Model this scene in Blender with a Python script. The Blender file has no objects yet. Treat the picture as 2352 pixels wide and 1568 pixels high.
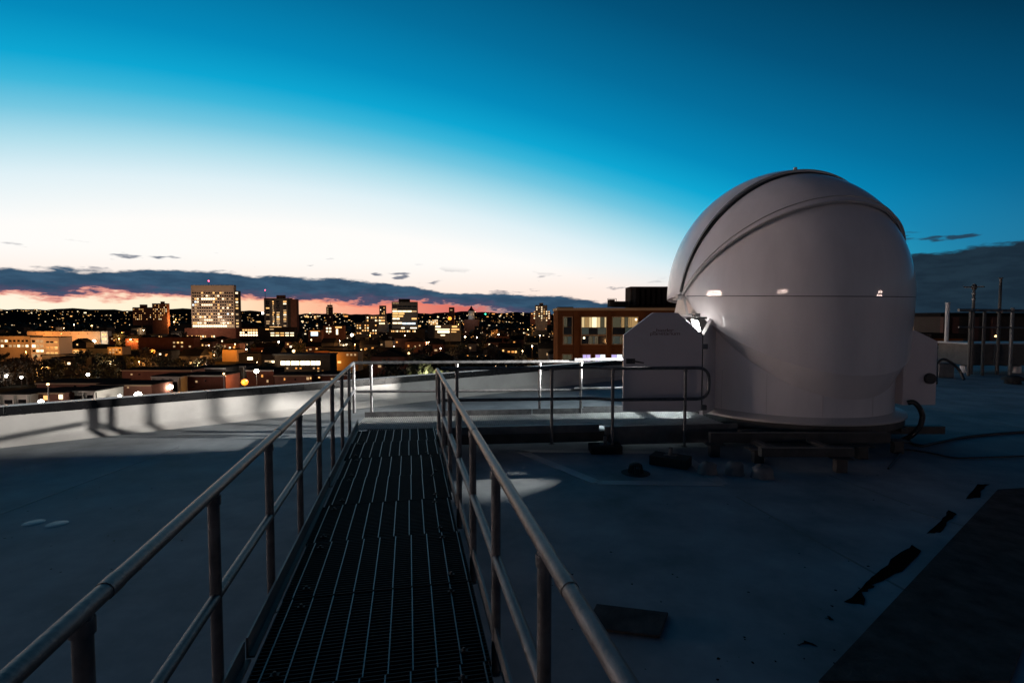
import bpy, math, random
from mathutils import Vector, Matrix
R = math.radians
rnd = random.Random(7)
scene = bpy.context.scene
COL = scene.collection

# ------------------------------------------------------------------ camera
EYE = 2.15
PITCH = math.atan(54 / 1176)
cam_d = bpy.data.cameras.new('camera')
cam_d.lens = 18.0; cam_d.sensor_width = 36.0
cam_d.clip_start = 0.05; cam_d.clip_end = 30000
cam = bpy.data.objects.new('camera', cam_d); COL.objects.link(cam)
cam.location = (0, 0, EYE); cam.rotation_euler = (R(90) - PITCH, 0, 0)
scene.camera = cam

# ------------------------------------------------------------------ view
scene.view_settings.view_transform = 'Standard'
scene.view_settings.look = 'None'
scene.view_settings.exposure = 0.0
scene.view_settings.gamma = 1.0
scene.view_settings.use_curve_mapping = False
scene.cycles.max_bounces = 6
scene.cycles.diffuse_bounces = 3
scene.cycles.glossy_bounces = 3
scene.cycles.sample_clamp_indirect = 3.0
scene.cycles.use_light_tree = True

def lin(c):
    return tuple((x / 255 / 12.92) if x / 255 <= .04045 else ((x / 255 + .055) / 1.055) ** 2.4 for x in c)

# ------------------------------------------------------------------ world: dusk sky
GLOW_AZ = -25.0
world = bpy.data.worlds.new('World'); scene.world = world
world.use_nodes = True
wt = world.node_tree; wt.nodes.clear()
def N(t, **kw):
    n = wt.nodes.new(t)
    for k, v in kw.items(): setattr(n, k, v)
    return n
def put(sock, v):
    if isinstance(v, bpy.types.NodeSocket): wt.links.new(v, sock)
    else: sock.default_value = v
def M(op, a, b=None, c=None, clamp=False):
    n = N('ShaderNodeMath', operation=op, use_clamp=clamp)
    put(n.inputs[0], a)
    if b is not None: put(n.inputs[1], b)
    if c is not None: put(n.inputs[2], c)
    return n.outputs[0]
def sstep(x, lo, hi):
    n = N('ShaderNodeMapRange', interpolation_type='SMOOTHSTEP')
    put(n.inputs[0], x); put(n.inputs[1], lo); put(n.inputs[2], hi); n.inputs[3].default_value = 0; n.inputs[4].default_value = 1
    return n.outputs[0]
def mix(f, a, b, mode='MIX'):
    n = N('ShaderNodeMix', data_type='RGBA', blend_type=mode)
    put(n.inputs[0], f); put(n.inputs[6], a if isinstance(a, bpy.types.NodeSocket) else (*a, 1)); put(n.inputs[7], b if isinstance(b, bpy.types.NodeSocket) else (*b, 1))
    return n.outputs[2]
def ramp(x, stops):
    n = N('ShaderNodeValToRGB'); r = n.color_ramp
    while len(r.elements) < len(stops): r.elements.new(.5)
    for e, (p, c) in zip(r.elements, sorted(stops)): e.position = p; e.color = (*lin(c), 1)
    put(n.inputs[0], x); return n.outputs[0]
def curve(x, pts, lo, hi, vlo, vhi):
    m = N('ShaderNodeMapRange'); put(m.inputs[0], x); m.inputs[1].default_value = lo; m.inputs[2].default_value = hi
    n = N('ShaderNodeFloatCurve'); cv = n.mapping.curves[0]
    P = [((a - lo) / (hi - lo), (v - vlo) / (vhi - vlo)) for a, v in pts]
    cv.points[0].location = P[0]; cv.points[1].location = P[-1]
    for q in P[1:-1]: cv.points.new(*q)
    n.mapping.update()
    put(n.inputs[1], m.outputs[0])
    return M('MULTIPLY_ADD', n.outputs[0], vhi - vlo, vlo)

tc = N('ShaderNodeTexCoord'); sep = N('ShaderNodeSeparateXYZ'); wt.links.new(tc.outputs['Generated'], sep.inputs[0])
sx, sy, sz = sep.outputs
el = M('MULTIPLY', M('ARCSINE', sz), 57.29578)
az = M('MULTIPLY', M('ARCTAN2', sx, sy), 57.29578)
hor = M('SQRT', M('ADD', M('MULTIPLY', sx, sx), M('ADD', M('MULTIPLY', sy, sy), 1e-6)))
cd = M('DIVIDE', M('ADD', M('MULTIPLY', sx, math.sin(R(GLOW_AZ))), M('MULTIPLY', sy, math.cos(R(GLOW_AZ)))), hor)
elp = M('MAXIMUM', el, 0.0)
away = M('SUBTRACT', 1.0, cd)                       # 0 towards the afterglow, 2 opposite
t = M('ADD', elp, M('MULTIPLY', away, 31.0))
sky_col = ramp(M('DIVIDE', t, 100.0), [
    (.0, (255, 252, 246)), (.092, (255, 253, 250)), (.13, (224, 241, 247)), (.157, (176, 222, 236)), (.18, (116, 199, 225)), (.20, (58, 182, 218)), (.218, (10, 166, 210)),
    (.25, (0, 138, 187)), (.30, (0, 110, 156)), (.36, (0, 82, 122)), (.43, (0, 56, 86)),
    (.55, (0, 36, 62)), (.75, (1, 23, 43)), (1.0, (2, 16, 32))])
# warm tint low over the horizon, fading away from the afterglow
warm = M('MULTIPLY', sstep(el, 6.5, 1.5), sstep(away, .5, .12))
sky_col = mix(M('MULTIPLY', warm, .55), sky_col, lin((255, 214, 190)))
# low haze on the far side is grey-teal rather than pure blue
sky_col = mix(M('MULTIPLY', M('MULTIPLY', sstep(el, 13.0, 2.0), sstep(away, .3, .6)), .55), sky_col, lin((52, 100, 120)))
# noise fields in (azimuth, elevation)
def field(fa, fe, det, off=0.0, rough=.55):
    cmb = N('ShaderNodeCombineXYZ'); put(cmb.inputs[0], M('MULTIPLY', az, fa)); put(cmb.inputs[1], M('MULTIPLY', el, fe)); cmb.inputs[2].default_value = off
    n = N('ShaderNodeTexNoise'); n.inputs['Scale'].default_value = 1.0; n.inputs['Detail'].default_value = det; n.inputs['Roughness'].default_value = rough
    wt.links.new(cmb.outputs[0], n.inputs['Vector']); return n.outputs[0]
edge = M('SUBTRACT', field(.16, .55, 5.0, 3.1), .5)
edge2 = M('SUBTRACT', field(.42, 1.7, 4.0, 8.3), .5)
edge3 = M('SUBTRACT', field(1.1, 4.2, 4.0, 14.9, .6), .5)
nz = M('ADD', M('ADD', M('MULTIPLY', edge, 1.5), M('MULTIPLY', edge2, 1.0)), M('MULTIPLY', edge3, .35))
up = curve(az, [(-180, 3), (-100, 3.4), (-60, 3.7), (-45, 3.95), (-32, 4.35), (-20, 4.15), (-12, 3.5), (-5, 2.75), (2, 2.6), (8, 2.15), (14, 1.6), (22, 2.2), (32, 4.6), (40, 5.7), (55, 6.2), (90, 5), (180, 3)], -180, 180, -2, 10)
lo = curve(az, [(-180, -1), (-100, .8), (-60, 1.95), (-45, 1.95), (-30, 2.0), (-20, 1.7), (-12, 1.6), (-5, 1.1), (2, .3), (10, -1), (180, -1)], -180, 180, -2, 10)
top_m = sstep(M('SUBTRACT', M('ADD', up, nz), el), -.12, .22)
low_d = M('SUBTRACT', el, M('ADD', lo, M('ADD', M('MULTIPLY', nz, 1.35), M('MULTIPLY', edge3, .5))))
low_m = sstep(low_d, -.18, .3)
cloud_m = M('MULTIPLY', top_m, low_m)
ccol = mix(sstep(away, .05, .6), lin((50, 82, 108)), lin((27, 46, 60)))
ccol = mix(1.0, ccol, mix(sstep(field(.3, 1.3, 5.0, 33.0, .6), .36, .66), (.78, .80, .84), (1.18, 1.16, 1.14)), 'MULTIPLY')
rose = M('MULTIPLY', sstep(low_d, 1.0, .1), sstep(away, .3, .06))
ccol = mix(M('MULTIPLY', rose, .7), ccol, lin((92, 74, 102)))
gap = M('MULTIPLY', sstep(low_d, .25, -.1), sstep(az, 8.0, -6.0))        # glowing gap under the bank
gcol = ramp(M('DIVIDE', M('ADD', az, 60.0), 80.0), [(.0, (255, 236, 205)), (.19, (255, 246, 222)), (.36, (255, 240, 206)), (.45, (255, 206, 168)), (.56, (250, 158, 130)), (.68, (214, 112, 104)), (.82, (120, 78, 100)), (1.0, (60, 60, 80))])
red = M('MULTIPLY', sstep(low_d, -.42, .05), M('MULTIPLY', sstep(low_d, .3, .06), sstep(az, 4.0, -12.0)))
body = mix(gap, sky_col, gcol)
body = mix(cloud_m, body, ccol)
body = mix(M('MULTIPLY', red, .5), body, lin((250, 116, 92)))
# small dark shreds above the bank
pf = field(.22, .95, 4.0, 21.7, .5)
pband = M('MULTIPLY', sstep(M('SUBTRACT', el, up), -.4, .5), sstep(M('SUBTRACT', el, up), 2.9, 1.2))
puff = M('MULTIPLY', sstep(pf, .60, .665), pband)
body = mix(M('MULTIPLY', puff, .85), body, mix(sstep(away, .05, .6), lin((70, 86, 112)), lin((34, 48, 66))))
# below the horizon: dim ground tone
body = mix(sstep(el, 0.0, -1.0), body, lin((14, 14, 16)))
sky = N('ShaderNodeTexSky', sky_type='NISHITA'); sky.sun_disc = False
sky.sun_elevation = R(-3.0); sky.sun_rotation = R(GLOW_AZ)
bg1 = N('ShaderNodeBackground'); put(bg1.inputs[0], body); bg1.inputs[1].default_value = 1.0
bg2 = N('ShaderNodeBackground'); put(bg2.inputs[0], sky.outputs[0]); bg2.inputs[1].default_value = 0.012
addn = N('ShaderNodeAddShader'); wt.links.new(bg1.outputs[0], addn.inputs[0]); wt.links.new(bg2.outputs[0], addn.inputs[1])
wo = N('ShaderNodeOutputWorld'); wt.links.new(addn.outputs[0], wo.inputs[0])
world.cycles.sampling_method = 'MANUAL'; world.cycles.sample_map_resolution = 1024

# ------------------------------------------------------------------ helpers
def at(u, v, Y):
    """point seen at (u, v) of a 2352 x 1568 frame, at Y metres ahead"""
    a = (u - 1176) / 1176; b = (784 - v) / 1176
    d = Vector((a, math.cos(PITCH) + b * math.sin(PITCH), -math.sin(PITCH) + b * math.cos(PITCH)))
    d *= Y / d.y
    return Vector((0, 0, EYE)) + d
def on(u, v, z):
    """point seen at (u, v) on the level z"""
    p = at(u, v, 1.0); k = (z - EYE) / (p.z - EYE)
    return Vector((p.x * k, k, z))

def mat(name, col, rough=.6, metal=0.0, var=.0, scale=4.0, bump=0.0, bscale=None, coat=0.0, stretch=None, col2=None, spec=None):
    m = bpy.data.materials.new(name); m.use_nodes = True
    nt = m.node_tree; b = nt.nodes['Principled BSDF']
    b.inputs['Base Color'].default_value = (*col, 1); b.inputs['Roughness'].default_value = rough; b.inputs['Metallic'].default_value = metal
    if coat: b.inputs['Coat Weight'].default_value = coat; b.inputs['Coat Roughness'].default_value = .045
    if spec is not None: b.inputs['Specular IOR Level'].default_value = spec
    if var or bump:
        tcn = nt.nodes.new('ShaderNodeTexCoord'); mp = nt.nodes.new('ShaderNodeMapping')
        if stretch: mp.inputs['Scale'].default_value = stretch
        nt.links.new(tcn.outputs['Object'], mp.inputs[0])
    if var:
        nz1 = nt.nodes.new('ShaderNodeTexNoise'); nz1.inputs['Scale'].default_value = scale; nz1.inputs['Detail'].default_value = 8; nz1.inputs['Roughness'].default_value = .62
        nt.links.new(mp.outputs[0], nz1.inputs['Vector'])
        cr = nt.nodes.new('ShaderNodeValToRGB')
        c2 = col2 or tuple(x * (1 - var) for x in col)
        cr.color_ramp.elements[0].position = .3; cr.color_ramp.elements[0].color = (*c2, 1)
        cr.color_ramp.elements[1].position = .7; cr.color_ramp.elements[1].color = (*(min(1, x * (1 + var * .5)) for x in col), 1)
        nt.links.new(nz1.outputs[0], cr.inputs[0]); nt.links.new(cr.outputs[0], b.inputs['Base Color'])
        mr = nt.nodes.new('ShaderNodeMapRange'); mr.inputs[3].default_value = max(.03, rough - .12); mr.inputs[4].default_value = min(1, rough + .12)
        nt.links.new(nz1.outputs[0], mr.inputs[0]); nt.links.new(mr.outputs[0], b.inputs['Roughness'])
    if bump:
        nb = nt.nodes.new('ShaderNodeTexNoise'); nb.inputs['Scale'].default_value = bscale or scale * 4; nb.inputs['Detail'].default_value = 6
        nt.links.new(mp.outputs[0], nb.inputs['Vector'])
        bn = nt.nodes.new('ShaderNodeBump'); bn.inputs['Strength'].default_value = bump; bn.inputs['Distance'].default_value = .02
        nt.links.new(nb.outputs[0], bn.inputs['Height']); nt.links.new(bn.outputs[0], b.inputs['Normal'])
    return m
def emit(name, col, strength, sampling='NONE'):
    m = bpy.data.materials.new(name); m.use_nodes = True; b = m.node_tree.nodes['Principled BSDF']
    b.inputs['Base Color'].default_value = (.02, .02, .02, 1); b.inputs['Roughness'].default_value = .3
    b.inputs['Emission Color'].default_value = (*col, 1); b.inputs['Emission Strength'].default_value = strength
    m.cycles.emission_sampling = sampling
    return m

class MB:
    def __init__(s): s.v = []; s.f = []; s.sm = []
    def add(s, vs, fs, smooth=False):
        o = len(s.v); s.v += [tuple(x) for x in vs]; s.f += [tuple(i + o for i in q) for q in fs]; s.sm += [smooth] * len(fs); return s
    def box(s, x0, x1, y0, y1, z0, z1, mx=None):
        vs = [Vector((x, y, z)) for z in (z0, z1) for y in (y0, y1) for x in (x0, x1)]
        if mx is not None: vs = [mx @ q for q in vs]
        return s.add(vs, [(0, 2, 3, 1), (4, 5, 7, 6), (0, 1, 5, 4), (2, 6, 7, 3), (0, 4, 6, 2), (1, 3, 7, 5)])
    def bar(s, p, q, w, h, upv=(0, 0, 1)):
        """box beam from p to q, w wide, h high, centred on the line"""
        p, q = Vector(p), Vector(q); d = (q - p); L = d.length; d.normalize()
        sd = d.cross(Vector(upv))
        if sd.length < 1e-4: sd = Vector((1, 0, 0))
        sd.normalize(); u2 = sd.cross(d)
        vs = []
        for e in (p, q):
            for a, b in ((-1, -1), (1, -1), (1, 1), (-1, 1)): vs.append(e + sd * (a * w / 2) + u2 * (b * h / 2))
        return s.add(vs, [(0, 1, 2, 3), (7, 6, 5, 4), (0, 4, 5, 1), (1, 5, 6, 2), (2, 6, 7, 3), (3, 7, 4, 0)])
    def tube(s, pts, r, n=12, cap=True):
        pts = [Vector(q) for q in pts]; o = []; prev = None; vs = []
        rr = r if isinstance(r, (list, tuple)) else [r] * len(pts)
        for i, q in enumerate(pts):
            d = (pts[min(i + 1, len(pts) - 1)] - pts[max(i - 1, 0)]).normalized()
            if prev is None:
                a = d.cross(Vector((0, 0, 1)))
                if a.length < 1e-3: a = d.cross(Vector((0, 1, 0)))
            else: a = prev - d * prev.dot(d)
            a.normalize(); b = d.cross(a); prev = a
            for k in range(n):
                w = 2 * math.pi * k / n; vs.append(q + (a * math.cos(w) + b * math.sin(w)) * rr[i])
        fs = []
        for i in range(len(pts) - 1):
            for k in range(n):
                k2 = (k + 1) % n; fs.append((i * n + k, i * n + k2, (i + 1) * n + k2, (i + 1) * n + k))
        s.add(vs, fs, True)
        if cap: s.add(vs[:n], [tuple(range(n))[::-1]]); s.add(vs[-n:], [tuple(range(n))])
        return s
    def lathe(s, prof, n=24, c=(0, 0, 0), smooth=True):
        vs = [(c[0] + r * math.cos(2 * math.pi * k / n), c[1] + r * math.sin(2 * math.pi * k / n), c[2] + z) for r, z in prof for k in range(n)]
        fs = [(i * n + k, i * n + (k + 1) % n, (i + 1) * n + (k + 1) % n, (i + 1) * n + k) for i in range(len(prof) - 1) for k in range(n)]
        return s.add(vs, fs, smooth)
    def prism(s, poly, z0, z1):
        n = len(poly); vs = [(x, y, z0) for x, y in poly] + [(x, y, z1) for x, y in poly]
        return s.add(vs, [tuple(range(n))[::-1], tuple(range(n, 2 * n))] + [(i, (i + 1) % n, n + (i + 1) % n, n + i) for i in range(n)])
    def mesh(s, name):
        me = bpy.data.meshes.new(name); me.from_pydata(s.v, [], s.f); me.polygons.foreach_set('use_smooth', s.sm); me.update(); return me
    def build(s, name, m=None, parent=None, bevel=0):
        me = s.mesh(name)
        if m: me.materials.append(m)
        o = bpy.data.objects.new(name, me); COL.objects.link(o)
        if parent: o.parent = parent
        if bevel:
            md = o.modifiers.new('bevel', 'BEVEL'); md.width = bevel; md.segments = 2; md.limit_method = 'ANGLE'
        return o
def inst(name, me, m, parent, loc, rz=0, scale=None):
    o = bpy.data.objects.new(name, me); COL.objects.link(o); o.parent = parent; o.location = loc; o.rotation_euler = (0, 0, rz)
    if scale: o.scale = scale
    if m:
        if not me.materials: me.materials.append(m)
        o.material_slots[0].link = 'OBJECT'; o.material_slots[0].material = m
    return o
def tag(o, label, cat, group=None):
    o['label'] = label; o['category'] = cat
    if group: o['group'] = group
    return o
def kind(o, k): o['kind'] = k; return o
def thing(name, label, cat, loc=(0, 0, 0), rz=0, group=None):
    o = bpy.data.objects.new(name, None); COL.objects.link(o); o.location = loc; o.rotation_euler = (0, 0, rz); o.empty_display_size = .3
    return tag(o, label, cat, group)
def fillet(pts, r, n=6):
    pts = [Vector(p) for p in pts]; out = [pts[0]]
    for i in range(1, len(pts) - 1):
        a = (pts[i - 1] - pts[i]); b = (pts[i + 1] - pts[i]); k = min(r, a.length * .45, b.length * .45)
        a = pts[i] + a.normalized() * k; b = pts[i] + b.normalized() * k
        for j in range(n + 1):
            w = j / n; out.append(a * (1 - w) ** 2 + pts[i] * 2 * w * (1 - w) + b * w * w)
    return out + [pts[-1]]

# ------------------------------------------------------------------ materials
m_roof = mat('roof_membrane', (.275, .305, .33), .7, spec=.1, var=.42, scale=1.1, bump=.22, bscale=4)
m_patch = mat('membrane_patch', (.31, .335, .36), .5, var=.2, scale=3)
m_seam = mat('membrane_seam', (.15, .16, .17), .6, var=.2, scale=6)
m_para = mat('parapet_membrane', (.34, .335, .33), .6, var=.22, scale=1.3, bump=.25, bscale=2.5)
m_cope = mat('dark_coping', (.008, .008, .009), .28, metal=.0, var=.3, scale=3)
m_galv = mat('galvanised_steel', (.115, .118, .126), .5, metal=.55, var=.45, scale=11, bump=.1, bscale=60)
m_grate = mat('dull_galvanised_grating', (.026, .027, .029), .65, metal=.4, var=.3, scale=9)
m_rod = mat('bright_twisted_rod', (.15, .16, .17), .42, metal=.8, var=.3, scale=20)
m_steel = mat('dark_weathered_steel', (.07, .068, .066), .6, metal=.4, var=.35, scale=5)
m_beam = mat('grey_channel_steel', (.14, .145, .15), .5, metal=.6, var=.35, scale=4)
m_rubber = mat('black_rubber', (.012, .012, .012), .8, var=.3, scale=8, bump=.3)
m_gel = mat('white_gelcoat', (.70, .67, .68), .5, var=.09, scale=1.6, coat=.8, spec=.2, stretch=(1.6, 1.6, .4))
m_gel_in = mat('white_shell_rim', (.5, .48, .47), .4, var=.08, scale=3)
m_seal = mat('black_seal', (.008, .008, .008), .6)
m_door = mat('door_laminate', (.56, .52, .54), .4, var=.06, scale=2)
m_ink = mat('brown_lettering', (.12, .045, .035), .6)
m_dark = mat('dark_plastic', (.03, .03, .032), .5)
m_mat = mat('dark_walkway_pad', (.105, .088, .082), .95, var=.45, scale=5, bump=.4, bscale=40, spec=0)
m_dirt = mat('damp_dirt', (.016, .012, .010), .95, var=.5, scale=7, spec=0)
m_stub = mat('grey_wrap', (.13, .14, .15), .6, var=.25, scale=9)
m_white = mat('white_plastic', (.5, .5, .5), .45, var=.1, scale=6)
m_hose = mat('black_hose', (.012, .012, .013), .45)
m_brick = mat('dark_red_brick', (.07, .028, .022), .85, var=.35, scale=1.5)
m_ground = mat('dark_ground', (.022, .020, .016), .95, var=.5, scale=.02, spec=0)
m_hill = mat('wooded_hill', (.010, .009, .011), 1.0, var=.4, scale=.004, spec=0)
L = {
    'warm': emit('lit_window_warm', (1.0, .52, .17), 1.5), 'warm2': emit('lit_window_amber', (1.0, .40, .09), 1.1),
    'white': emit('lit_window_white', (1.0, .76, .46), 2.3), 'dim': emit('lit_window_dim', (1.0, .62, .30), .55),
    'cool': emit('lit_window_cool', (.70, .90, 1.0), 1.8), 'teal': emit('lit_window_teal', (.1, .8, 1.0), 1.2),
    'hot': emit('lit_window_hot', (1.0, .80, .50), 4.0), 'violet': emit('lit_window_violet', (.62, .52, 1.0), .9),
    'off': mat('dark_window_glass', (.012, .013, .016), .12, spec=.6),
}
G = {'white': emit('lamp_globe_white', (1.0, .93, .80), 22), 'orange': emit('lamp_globe_sodium', (1.0, .27, .02), 2.6), 'warm': emit('lamp_globe_warm', (1.0, .62, .25), 5),
     'red': emit('beacon_red', (1.0, .05, .10), 14), 'green': emit('lamp_globe_green', (.05, 1.0, .55), 5)}

# ================================================================== SETTING
# parapet line in plan (dome side of the roof), the roof follows it
PAR = [(-22.0, -1.78), (-8.5, 8.52), (.78, 15.60), (8.5, 21.5), (24.0, 27.6), (46.0, 31.0)]
roof_poly = [(-22.0, -14.0), (46.0, -14.0), (46.0, 31.0)] + PAR[::-1][1:]
rf = kind(MB().prism(roof_poly[::1], -26.0, 0.0).build('roof', m_roof), 'structure')
gb = MB(); gb.box(-9000, 9000, -1500, 12000, -27.0, -26.0)
kind(gb.build('ground', m_ground), 'structure')
# far hills: a rolling ridge round the horizon
hv = []; hf = []; nseg = 220
for i in range(nseg + 1):
    a = R(-62 + 124 * i / nseg); deg = math.degrees(a)
    base = 62 + 26 * math.exp(-((deg + 44) / 10) ** 2) + 26 * math.exp(-((deg + 31) / 6) ** 2) + 20 * math.exp(-((deg + 4) / 7) ** 2) + 8 * math.exp(-((deg - 42) / 9) ** 2)
    h = base * (.62 if deg > 8 else 1) + 5 * math.sin(deg * .9) + 3.5 * math.sin(deg * 2.3 + 1) + 2.0 * math.sin(deg * 5.1) + rnd.uniform(-1, 1) * .8
    for d, k in ((3000, -.6), (4000, .55), (4600, 1.0), (6500, .2)):
        hv.append((d * math.sin(a), d * math.cos(a), -26 + (h) * max(0, k) if k > 0 else -30))
for i in range(nseg):
    for j in range(3): hf.append((i * 4 + j, i * 4 + j + 1, (i + 1) * 4 + j + 1, (i + 1) * 4 + j))
hb = MB(); hb.add(hv, hf, True); kind(hb.build('hills', m_hill), 'structure')

# roof membrane seams (lap edges)
def strip(name, pts, w, z0, h, m, parent):
    b = MB()
    for p, q in zip(pts[:-1], pts[1:]): b.bar((p[0], p[1], z0 + h / 2), (q[0], q[1], z0 + h / 2), w, h)
    return b.build(name, m, parent)
for p, q in [((0, 1181), (410, 1028)), ((1690, 1140), (2160, 1400)), ((1195, 1036), (1300, 1085)), ((1375, 1107), (1640, 1110)), ((2090, 1170), (2352, 1250)), ((1905, 1092), (2090, 1160)),
             ((2110, 930), (2352, 985)), ((2160, 890), (2352, 905))]:
    a, b2 = on(*p, 0), on(*q, 0); strip('roof_seam', [a, b2], .022, 0.0, .004, m_seam, rf)
# drain sump: a recessed square of membrane edged with laps, built as raised border sheets
sump = [on(u, v, 0) for u, v in ((1195, 1036), (1372, 1108), (1660, 1112), (1560, 1040))]
for k in range(4):
    a, b2 = sump[k], sump[(k + 1) % 4]; strip('membrane_lap', [a, b2], .16, .0, .006, m_patch, rf)

# ================================================================== PARAPET
par = thing('parapet_wall', 'pale membrane covered parapet wall with black metal coping along the roof edge', 'parapet wall', (-8.5, 8.52, 0))
off = Vector((8.5, -8.52, 0))
pz = .64
for i, (p, q) in enumerate(zip(PAR[:-1], PAR[1:])):
    p = Vector((*p, 0)); q = Vector((*q, 0)); d = (q - p).normalized(); nrm = Vector((-d.y, d.x, 0))
    b = MB()
    # cant strip at the foot, wall face, back
    prof = [(-.14, 0.002), (-.03, .10), (0, .14), (0, pz), (.28, pz), (.28, -.5)]
    vs = []
    for e in (p, q):
        for s_, z_ in prof: vs.append(e + nrm * s_ + Vector((0, 0, z_)) + off)
    n_ = len(prof)
    b.add(vs, [(k, k + 1, n_ + k + 1, n_ + k) for k in range(n_ - 1)])
    b.build('wall_face', m_para, par)
    # coping lengths with open joints
    Lg = (q - p).length; nseg2 = max(1, round(Lg / 3.0))
    for k in range(nseg2):
        a0 = p + d * (Lg * k / nseg2 + .006); a1 = p + d * (Lg * (k + 1) / nseg2 - .006)
        c = MB()
        pr = [(-.035, pz - .125), (-.04, pz + .03), (.31, pz + .018), (.32, pz - .125)]
        vs = [e + nrm * s_ + Vector((0, 0, z_)) + off for e in (a0, a1) for s_, z_ in pr]
        c.add(vs, [(0, 1, 5, 4), (1, 2, 6, 5), (2, 3, 7, 6), (0, 4, 7, 3), (3, 2, 1, 0), (4, 5, 6, 7)])
        c.build('coping', m_cope, par, bevel=.006)

# ================================================================== WALKWAY
ZF = .40                      # grating level
def flx(Y): return -2.385 + (7.88 - Y) * .2013    # left grating edge
def frx(Y): return -1.190 + (7.88 - Y) * .2013
wd = Vector((-.2013, 1, 0)).normalized(); wn = Vector((wd.y, -wd.x, 0))   # along / to the right
walk = thing('grating_walkway', 'dark steel grating walkway running from the foreground to the dome platform', 'walkway', (flx(7.88), 7.88, 0), math.atan2(.2013, 1))
# local frame: y along walkway (negative towards camera), x to the right
WW = (frx(7.88) - flx(7.88)) * math.cos(math.atan(.2013)) + .0
PL = .805
def panel_mesh(w, l, sp=.030, rod=.1215):
    b = MB(); k = .0; y = .004
    while y < l - .004:
        b.box(0, w, y - .0025, y + .0025, -.03, 0); y += sp
    b.box(-.004, .0, 0, l, -.03, .0); b.box(w, w + .004, 0, l, -.03, .0)
    r = MB(); x = .055
    while x < w - .02:
        r.box(x - .0035, x + .0035, .002, l - .002, -.005, .0035); x += rod
    return b.mesh('grating_bars'), r.mesh('cross_rods')
gb_me, rod_me = panel_mesh(WW, PL)
gb_me.materials.append(m_grate); rod_me.materials.append(m_rod)
clip = MB(); clip.box(-.022, .022, -.011, .011, .0, .006); clip.lathe([(.0, .02), (.009, .02), (.011, .008)], 8); clip_me = clip.mesh('saddle_clip'); clip_me.materials.append(m_grate)
y = -PL; k = 0
offs = [0, -.016, .012, .006, -.014, .002, .004, -.008, .006, 0]
while y > -8.4:
    g = inst('grating_panel', gb_me, None, walk, (offs[k % 10], y, ZF + (.004 if k % 2 else 0)))
    r_ = inst('cross_rod_set', rod_me, None, g, (0, 0, 0))
    for cx in (.12, WW - .14):
        for cy in (.10, PL - .10): inst('saddle_clip', clip_me, None, g, (cx + rnd.uniform(-.02, .02), cy, .0))
    y -= PL + .008; k += 1
# stringers, toe boards, legs
for x in (.03, WW - .03):
    MB().box(x - .03, x + .03, -8.9, -.02, ZF - .17, ZF - .032).build('stringer', m_steel, walk)
for (y0, y1, xo, zz) in ((-2.6, .55, -.05, .0), (-5.35, -2.61, -.062, -.01), (-8.9, -5.36, -.076, -.02)):
    b = MB(); b.box(xo - .012, xo, y0, y1, ZF + zz - .02, ZF + zz + .08); b.box(xo - .012, xo + .03, y0, y1, ZF + zz - .032, ZF + zz - .0205); b.build('toe_board', m_galv if y0 > -3 else m_beam, walk)
for (y0, y1, xo) in ((-3.4, -.05, .03), (-8.9, -3.42, .05)):
    b = MB(); b.box(WW + xo, WW + xo + .012, y0, y1, ZF - .03, ZF + .085); b.build('toe_board', m_beam, walk)
for yy in (-.9, -3.2, -5.5, -7.8):
    for x in (.03, WW - .03):
        b = MB(); b.box(x - .03, x + .03, yy - .03, yy + .03, .012, ZF - .17); b.box(x - .1, x + .1, yy - .1, yy + .1, .004, .014); b.build('leg', m_steel, walk)
    MB().box(.03, WW - .03, yy - .025, yy + .025, ZF - .20, ZF - .12).build('cross_beam', m_steel, walk)

RT = 1.35; RM = .852; RR = .0265
def post(b, x, y, z0, z1, r=.0255): return b.tube([(x, y, z0), (x, y, z1)], r, 12)
def rail_thing(label, origin, top_pts, mid_pts, posts, z0, r_top=.07):
    t_ = thing('handrail', label, 'handrail', origin)
    o = Vector(origin)
    MB().tube([p - o for p in fillet(top_pts, r_top)], RR, 14).build('top_rail', m_galv, t_)
    if mid_pts: MB().tube([p - o for p in fillet(mid_pts, .07)], RR * .92, 12).build('mid_rail', m_galv, t_)
    for (x, y, *zz) in posts:
        zb = zz[0] if zz else z0
        b = MB(); post(b, x - o.x, y - o.y, zb, RT - .01); b.build('post', m_galv, t_)
        c = MB(); c.tube([(x - o.x, y - o.y, zb), (x - o.x, y - o.y, zb + .006)], .05, 12); c.build('base_flange', m_galv, t_)
        c = MB(); c.tube([(x - o.x, y - o.y, RT - .062), (x - o.x, y - o.y, RT - .02)], .0315, 12); c.build('weld_collar', m_galv, t_)
    tp = [Vector(q) for q in top_pts]; d_ = tp[1] - tp[0]; ln = d_.length; d_.normalize(); kk_ = .9
    while kk_ < ln - .3:
        c = MB(); p_ = tp[0] + d_ * kk_ - o; c.tube([p_, p_ + d_ * .07], RR * 1.09, 14); c.build('splice_sleeve', m_galv, t_); kk_ += 2.13
    return t_
def rlx(Y): return -.883 - .2133 * Y
def rrx(Y): return .474 - .2063 * Y
V = Vector
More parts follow.
